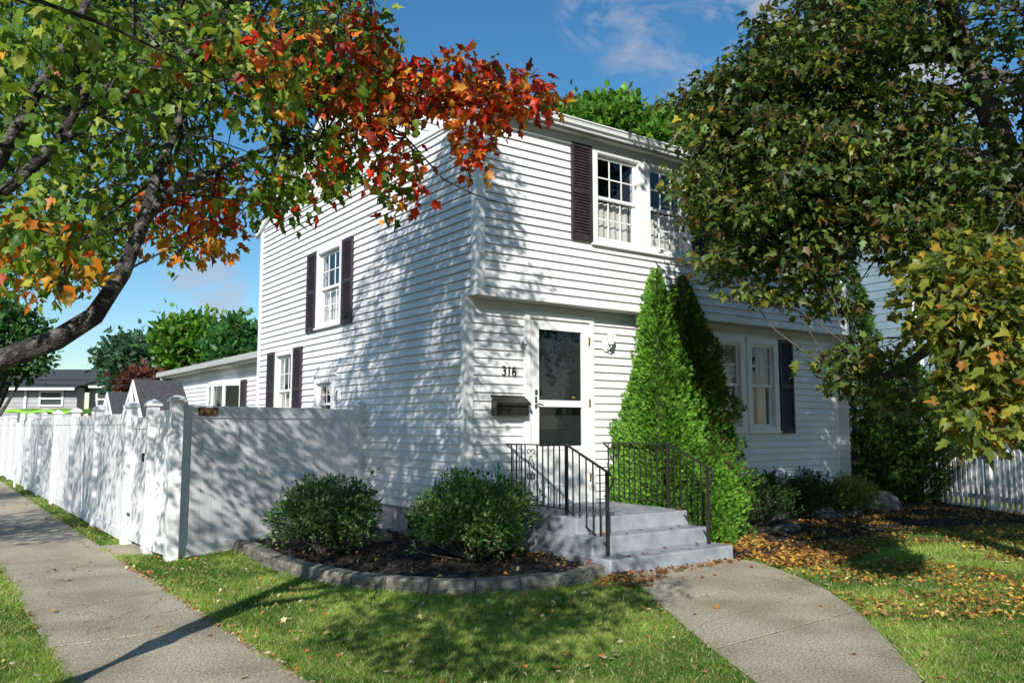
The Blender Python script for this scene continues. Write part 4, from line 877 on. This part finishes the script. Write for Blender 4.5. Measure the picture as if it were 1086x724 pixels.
bgtree((6,-32,0),8,[(6,-32,5.5,5,4,4,1)],6000,.4,G1,'unseen green tree added across the street for window reflections',name='tree',group='unseen trees added for reflections',seed=51)  # this and the next two: unseen trees added to reflect in the windows
bgtree((18,-30,0),8,[(18,-30,5.5,5,4,4,1)],6000,.4,G1,'unseen green tree added across the street for window reflections',name='tree',group='unseen trees added for reflections',seed=52)
bgtree((31,-27,0),8,[(31,-27,6,6,4,4.5,1)],6000,.4,G1,'unseen green tree added across the street for window reflections',name='tree',group='unseen trees added for reflections',seed=53)
# -- wires
for k,(z0,z1,lab) in enumerate(((399,392,'upper thin overhead wire behind the rear wing'),(403,400,'lower thin overhead wire behind the rear wing'))):
    a=at(-60,z0,33);b=at(290,z1,30);mb=MB();P_=[]
    for i in range(12): t=i/11;q=a.lerp(b,t);P_.append((q.x,q.y,q.z-.25*math.sin(PI*t)))
    mb.tube(P_,.012,5);o=mb.build('overhead_wire','wire',off=a);o.location=a;tag(o,lab,'wire','overhead wires')
# ------------------------------------------------------------------ neighbour houses
def localthing(name,Y,label,cat):
    t=thing(name,(CX+DX*Y,CY+DY*Y,0),label,cat,rz=-YAW);return t
def lbuild(mb,name,m,par,**k): return mb.build(name,m,par,off=Vector((0,0,0)),**k)
Yn=42;GN=localthing('neighbour_house',Yn,'low grey house with dark roof far behind the white fence','house')
xs=lambda u:(u-543)/880*Yn
zs_=lambda v:1.6+Yn*(452-v)/880
mb=MB();siding(mb,lambda u,d_,z:(u,-d_,z),xs(-60),xs(80),0,zs_(411),[(xs(42),xs(64),zs_(429),zs_(416))],ex=.2,lip=.03);mb.box(xs(-60),xs(80),.7,.72,0,zs_(411));mb.box(xs(80)-.02,xs(80),.0,.7,0,zs_(411));lbuild(mb,'wall','gray_siding',GN)
mb=MB();siding(mb,lambda u,d_,z:(u,1.2-d_,z),xs(80),xs(126),0,zs_(408),[(xs(90),xs(103),zs_(430),zs_(415))],ex=.2,lip=.03);mb.box(xs(126)-.02,xs(126),1.2,8,0,zs_(408));lbuild(mb,'wall','beige_siding',GN)
mb=MB();mb.hexa([(xs(-60),-.6,zs_(412)),(xs(84),-.6,zs_(412)),(xs(84),3,zs_(396)),(xs(-60),3,zs_(396)),(xs(-60),-.6,zs_(411)),(xs(84),-.6,zs_(411)),(xs(84),3,zs_(395)),(xs(-60),3,zs_(395))])
mb.hexa([(xs(-80),.7,zs_(409)),(xs(128),.7,zs_(409)),(xs(120),4.5,zs_(386)),(xs(-80),4.5,zs_(386)),(xs(-80),.7,zs_(408)),(xs(128),.7,zs_(408)),(xs(120),4.5,zs_(385)),(xs(-80),4.5,zs_(385))])
mb.hexa([(xs(-80),4.5,zs_(386)),(xs(120),4.5,zs_(386)),(xs(128),8.3,zs_(409)),(xs(-80),8.3,zs_(409)),(xs(-80),4.5,zs_(385)),(xs(120),4.5,zs_(385)),(xs(128),8.3,zs_(408)),(xs(-80),8.3,zs_(408))])
rfo=lbuild(mb,'roof','shingle',GN)
mb=MB();mb.box(xs(113),xs(124),5.2,5.9,3.5,zs_(378));mb.box(xs(112.4),xs(124.6),5.15,5.95,zs_(380),zs_(378)+.03);mb.build('chimney','brick',rfo,off=Vector((0,0,0)))
mb=MB();mb.box(xs(-60),xs(84),-.68,-.6,zs_(414),zs_(411.5));mb.box(xs(84),xs(128),.62,.7,zs_(410.5),zs_(408));mb.box(xs(26)-.06,xs(26)+.06,-.12,-.03,0,zs_(412));lbuild(mb,'eave_trim','trim',GN)
for (a,b,c,e,yy_) in ((42,64,429,416,0),(90,103,430,415,1.2)):
    mb=MB();x0,x1,z0,z1=xs(a),xs(b),zs_(c),zs_(e);t=.1
    for q in ((x0-t,x1+t,z1,z1+t),(x0-t,x1+t,z0-t,z0),(x0-t,x0,z0,z1),(x1,x1+t,z0,z1),(x0,x1,(z0+z1)/2-.04,(z0+z1)/2+.04)): mb.box(q[0],q[1],yy_-.08,yy_-.02,q[2],q[3])
    w=lbuild(mb,'window','trim',GN);mb=MB();mb.box(x0,x1,yy_+.0,yy_+.03,z0,z1);mb.build('pane','dark_door',w,off=Vector((0,0,0)))
# lime canopy
Yc=22;CN=localthing('canopy',Yc,'long lime green fabric canopy seen over the white fence','canopy')
xc=lambda u:(u-543)/880*Yc
mb=MB();z=1.6+Yc*(452-436)/880;a,b=xc(15),xc(86);n=10
for i in range(n):
    x0=a+(b-a)*i/n;x1=a+(b-a)*(i+1)/n;s0=.03*math.sin(i*1.3);s1=.03*math.sin((i+1)*1.3);e0=.0 if 0<i else -.05
    mb.hexa([(x0,-.5,z-.05+s0),(x1,-.5,z-.05+s1),(x1,.5,z-.04+s1),(x0,.5,z-.04+s0),(x0,-.45,z+.02+s0),(x1,-.45,z+.02+s1),(x1,.5,z+.07+s1),(x0,.5,z+.07+s0)])
lbuild(mb,'canopy_top','lime',CN)
for x in (a+.1,b-.1):
    mb=MB();mb.tube([(x,0,0),(x,0,z)],.03,8);lbuild(mb,'pole','trim',CN)
# sheds behind the fence
def shed(name,x0,x1,y0,y1,ze,zr_,label):
    t=thing(name,(x0,(y0+y1)/2,0),label,'shed','small sheds behind the white fence');ym=(y0+y1)/2
    mb=MB();mb.box(x0,x1,y0,y1,0,ze);mb.poly([(x0,y0,ze),(x0,y1,ze),(x0,ym,zr_)]);mb.poly([(x1,y1,ze),(x1,y0,ze),(x1,ym,zr_)]);mb.build('wall','siding',t)
    mb=MB();k=.12;s_=(zr_-ze)/(ym-y0)
    for (ya,yb_) in ((y0-k,ym),(ym,y1+k)):
        za=zr_-s_*abs(ya-ym)+.02;zb=zr_-s_*abs(yb_-ym)+.02
        mb.hexa([(x0-k,ya,za),(x1+k,ya,za),(x1+k,yb_,zb),(x0-k,yb_,zb),(x0-k,ya,za+.05),(x1+k,ya,za+.05),(x1+k,yb_,zb+.05),(x0-k,yb_,zb+.05)])
    mb.build('roof','shingle',t)
    mb=MB()
    for (ya,yb_) in ((y0-k,ym),(ym,y1+k)):
        za=zr_-s_*abs(ya-ym)+.015;zb=zr_-s_*abs(yb_-ym)+.015
        mb.hexa([(x0-k-.025,ya,za-.1),(x0-k,ya,za-.1),(x0-k,yb_,zb-.1),(x0-k-.025,yb_,zb-.1),(x0-k-.025,ya,za+.04),(x0-k,ya,za+.04),(x0-k,yb_,zb+.04),(x0-k-.025,yb_,zb+.04)])
    mb.build('rake_trim','trim',t)
    mb=MB()
    for i in range(5): f=-.4+.2*i;mb.tube([(x0-k-.03,ym,zr_-.12),(x0-k-.03,ym+f,ze+.02)],.014,5)
    mb.build('gable_ornament','trim',t);return t
shed('garden_shed',-1.95,-1.25,8.6,10.4,1.80,2.50,'white shed with dark roof behind the fence, near the gate')
shed('playhouse',-1.45,-.6,14.5,16.1,1.85,2.45,'small white playhouse gable farther back behind the fence')
# right neighbour
RN=thing('neighbour_house',(13,-2.5,0),'pale blue grey clapboard house behind picket fence and maple','house')
mb=MB();siding(mb,SM(13),1.15,12,.3,6.4,ex=.19,lip=.018);siding(mb,lambda u,d_,z:(u,1.05-d_,z),13.1,22,.3,6.4,ex=.19,lip=.018);mb.build('wall','blue_siding',RN)
mb=MB();siding(mb,SM(14.2),-6,1.05,.3,6.4,[(-.35,.45,4.1,5.4)],ex=.19,lip=.018);siding(mb,lambda u,d_,z:(u,-6-d_,z),14.2,22,.3,6.4,ex=.19,lip=.018);mb.build('wall','blue_siding',RN)
mb=MB();mb.box(12.97,13.1,1.0,1.15,.3,6.4);mb.build('corner_board','trim',RN)
mb=MB();mb.box(13.02,22,1.1,12,0,.3);mb.box(14.22,22,-5.98,1.08,0,.3);mb.build('foundation','foundation',RN)
mb=MB();mb.hexa([(12.6,.6,6.4),(22,.6,6.4),(22,12.4,6.4),(12.6,12.4,6.4),(16,.6,8.6),(17,.6,8.6),(17,12.4,8.6),(16,12.4,8.6)]);mb.hexa([(13.8,-6.4,6.4),(22,-6.4,6.4),(22,.58,6.4),(13.8,.58,6.4),(17,-6.4,8.2),(18,-6.4,8.2),(18,.58,8.2),(17,.58,8.2)]);mb.build('roof','shingle',RN)
def simplewin(x0,a,b,c,e,par):
    mp_=SM(x0);mb=MB();t=.09
    for q in ((a-t,b+t,e,e+t),(a-t,b+t,c-t,c),(a-t,a,c,e),(b,b+t,c,e),(a,b,(c+e)/2-.03,(c+e)/2+.03)): mb.box(q[0],q[1],.0,.06,q[2],q[3],mp_)
    w=mb.build('window','trim',par);mb=MB();mb.box(a,b,-.03,.0,c,e,mp_);mb.build('pane','dark_door',w)
simplewin(14.2,-.35,.45,4.1,5.4,RN)
# ------------------------------------------------------------------ grass
def vnoise(P,s,seed):
    R_=np.random.RandomState(seed);g=R_.rand(256,256);x=P[:,0]*s%255;y=P[:,1]*s%255;i=x.astype(int);j=y.astype(int);fx=x-i;fy=y-j;fx=fx*fx*(3-2*fx);fy=fy*fy*(3-2*fy)
    return (g[i,j]*(1-fx)*(1-fy)+g[(i+1)%256,j]*fx*(1-fy)+g[i,(j+1)%256]*(1-fx)*fy+g[(i+1)%256,(j+1)%256]*fx*fy)
def lawn_mask(P):
    x,y=P[:,0],P[:,1]
    e_=(vnoise(P,9,5)-.35)*.09
    ok=~((x>SWX0+e_)&(x<SWX1-e_)&(y>-8.2))
    ok&=~inpoly(P,WALK)&~inpoly(P,BEDL)&~inpoly(P,BEDR)
    ok&=~((x>.44)&(x<2.5)&(y>-2.2)&(y<0))&~((x>0)&(x<8)&(y>-.05))
    ok&=~((x>-3.55)&(x<-2.6)&(y>2.42)&(y<3.5))&~((x<-7.1))&~((y>-9.6)&(y<-8.0))
    ok&=~((x>-3.12)&(y>1.74+(x+3.05)*.402)&(x<0))&~((x>-3.2)&(y>2.35))
    return ok
def frust(P,m=60):
    Q=P if P.shape[1]==3 else np.column_stack([P,np.zeros(len(P))]);u,v,c=proj(Q);return (c>.5)&(u>-m)&(u<1086+m)&(v<724+m)&(v>300)
N=1500000;dist=None
r=3.6*np.exp(rs.rand(N)*math.log(42/3.6));thp=rs.uniform(-.72,.72,N)   # log-distributed distance keeps screen density even
P=np.column_stack([CX+r*(DX*np.cos(thp)+RX*np.sin(thp)),CY+r*(DY*np.cos(thp)+RY*np.sin(thp))])
P=P[(lawn_mask(P))&frust(P)];rs.shuffle(P)
dens=np.hypot(P[:,0]-CX,P[:,1]-CY);P=P[rs.rand(len(P))<np.clip((9/dens),0,1)**.6][:330000]
k=len(P)
pn=vnoise(P,1.3,1)*.5+vnoise(P,3.7,2)*.3+vnoise(P,11,3)*.2
h=rs.uniform(.018,.042,k)*(.5+1.2*pn)*np.where(rs.rand(k)<.06,1.7,1);an=rs.uniform(0,2*PI,k);w=rs.uniform(.0035,.006,k)*(1+dens.mean()*0)
w=w*np.clip(np.hypot(P[:,0]-CX,P[:,1]-CY)/6,1,3)
lx=rs.normal(size=k)*.8*h;ly=rs.normal(size=k)*.8*h
V=np.empty((k,3,3));V[:,0]=np.column_stack([P[:,0]-w*np.cos(an),P[:,1]-w*np.sin(an),np.zeros(k)]);V[:,1]=np.column_stack([P[:,0]+w*np.cos(an),P[:,1]+w*np.sin(an),np.zeros(k)]);V[:,2]=np.column_stack([P[:,0]+lx,P[:,1]+ly,h])
green=np.array([.11,.25,.025]);yel=np.array([.40,.45,.12]);dark=np.array([.06,.11,.02])
t=np.clip((pn-.36)/.3,0,1)[:,None];c=dark*(1-t)*.5+green*(.5+.2*t)+yel*t*.55;c=c*(1+rs.uniform(-.35,.35,(k,1)));dry=rs.rand(k)<.17;c[dry]=pick([(.50,.45,.25),(.34,.27,.14)],dry.sum())
tag(npmesh('grass',V.reshape(-1,3),np.arange(k*3).reshape(-1,3),np.repeat(c,3,axis=0),'blade'),'short lawn grass on both sides of the walks','grass',kind='stuff')
# ------------------------------------------------------------------ fallen leaves
def lit(n,poly=None,fn=None,z=.03,pal=None,size=(.035,.075),zoff=.03):
    if poly is not None:
        xs_=[p[0] for p in poly];ys_=[p[1] for p in poly];P=np.column_stack([rs.uniform(min(xs_),max(xs_),n),rs.uniform(min(ys_),max(ys_),n)]);P=P[inpoly(P,poly)]
    if fn is not None: P=P[fn(P)]
    k=len(P);Q=np.column_stack([P,z+rs.uniform(0,zoff,k)]);ax=rs.normal(size=(k,3));ax[:,2]*=.25;nr=rs.normal(size=(k,3))*.35+np.array([0,0,1]);return scatter(MAPLE,Q,ax,nr,rs.uniform(*size,k),pick(pal,k))
YL=[(.50,.33,.05),(.40,.20,.04),(.26,.10,.03),(.16,.08,.035),(.45,.38,.12),(.30,.16,.05)];BR=[(.20,.08,.03),(.14,.06,.025),(.28,.12,.04),(.38,.2,.07)];PALE=[(.5,.45,.28),(.42,.34,.16),(.36,.14,.05),(.3,.25,.1),(.55,.2,.08)]
parts_=[]
big=[(-6.5,-8),(12,-8),(12,2),(-6.5,2)];lm=lambda P:lawn_mask(P)
parts_.append(lit(5200,[(-7,-8),(3,-8),(3,1.7),(-3,1.8),(-3.5,14),(-7,14)],lm,.03,PALE,(.02,.05),.02))
parts_.append(lit(14000,[(2.2,-2.3),(4.6,-1.95),(6.9,-1.7),(9.6,-3.0),(8,-6),(2.5,-6),(.8,-5)],lambda P:lawn_mask(P)&(vnoise(P,1.6,9)>.33),.035,YL,(.02,.055),.03))
parts_.append(lit(2600,[(2.2,-2.2),(4.8,-1.8),(4.4,-2.9),(2.6,-3.3),(2.15,-2.9)],lm,.035,BR+YL,(.035,.07),.03))
parts_.append(lit(9000,[(2.5,-2.1),(7,-1.5),(8.6,-1.6),(8.6,-.6),(5,-1.0),(3,-1.4)],lambda P:(vnoise(P,1.7,14)>.45),.055,YL,(.025,.06),.03))
parts_.append(lit(5200,BEDR,lambda P:(vnoise(P,1.1,4)>.42),.06,YL+BR,(.03,.07),.02))
parts_.append(lit(1200,BEDL,lambda P:(P[:,0]>-.1)|(rs.rand(len(P))<.12),.13,YL+BR,(.03,.06),.02))
parts_.append(lit(420,[(.1,-2.35),(.9,-2.0),(.95,-2.5),(.3,-2.9),(-.1,-2.6)],None,.03,BR,(.035,.065),.03))
parts_.append(lit(60,WALK,None,.024,BR,(.04,.07),.006))
parts_.append(lit(46,[(SWX0,-5),(SWX1,-5),(SWX1,12),(SWX0,12)],None,.024,BR+PALE,(.03,.065),.006))
parts_.append(lit(330,[(SWX1-.06,-6),(SWX1+.03,-6),(SWX1+.03,2),(SWX1-.06,2)],None,.024,PALE,(.02,.045),.01))
parts_.append(lit(160,[(1.0,-2.45),(2.6,-2.35),(2.6,-2.17),(1.0,-2.17)],None,.022,BR,(.03,.06),.02))
for (y0,y1,z,n) in ((-2.15,-1.86,.186,9),(-1.83,-1.55,.376,9),(-1.5,-.2,.556,16)): parts_.append(lit(n,[(.55,y0),(2.3,y0),(2.3,y1),(.55,y1)],None,z,BR,(.035,.065),.008))
Vs=[];Fs=[];Cs=[];n0=0
for V,F,C in parts_: Vs.append(V);Fs.append(F+n0);Cs.append(C);n0+=len(V)
tag(npmesh('fallen_leaves',np.vstack(Vs),np.vstack(Fs),np.vstack(Cs),'litter'),'yellow and brown fallen leaves scattered over lawn and mulch','leaf litter',kind='stuff')
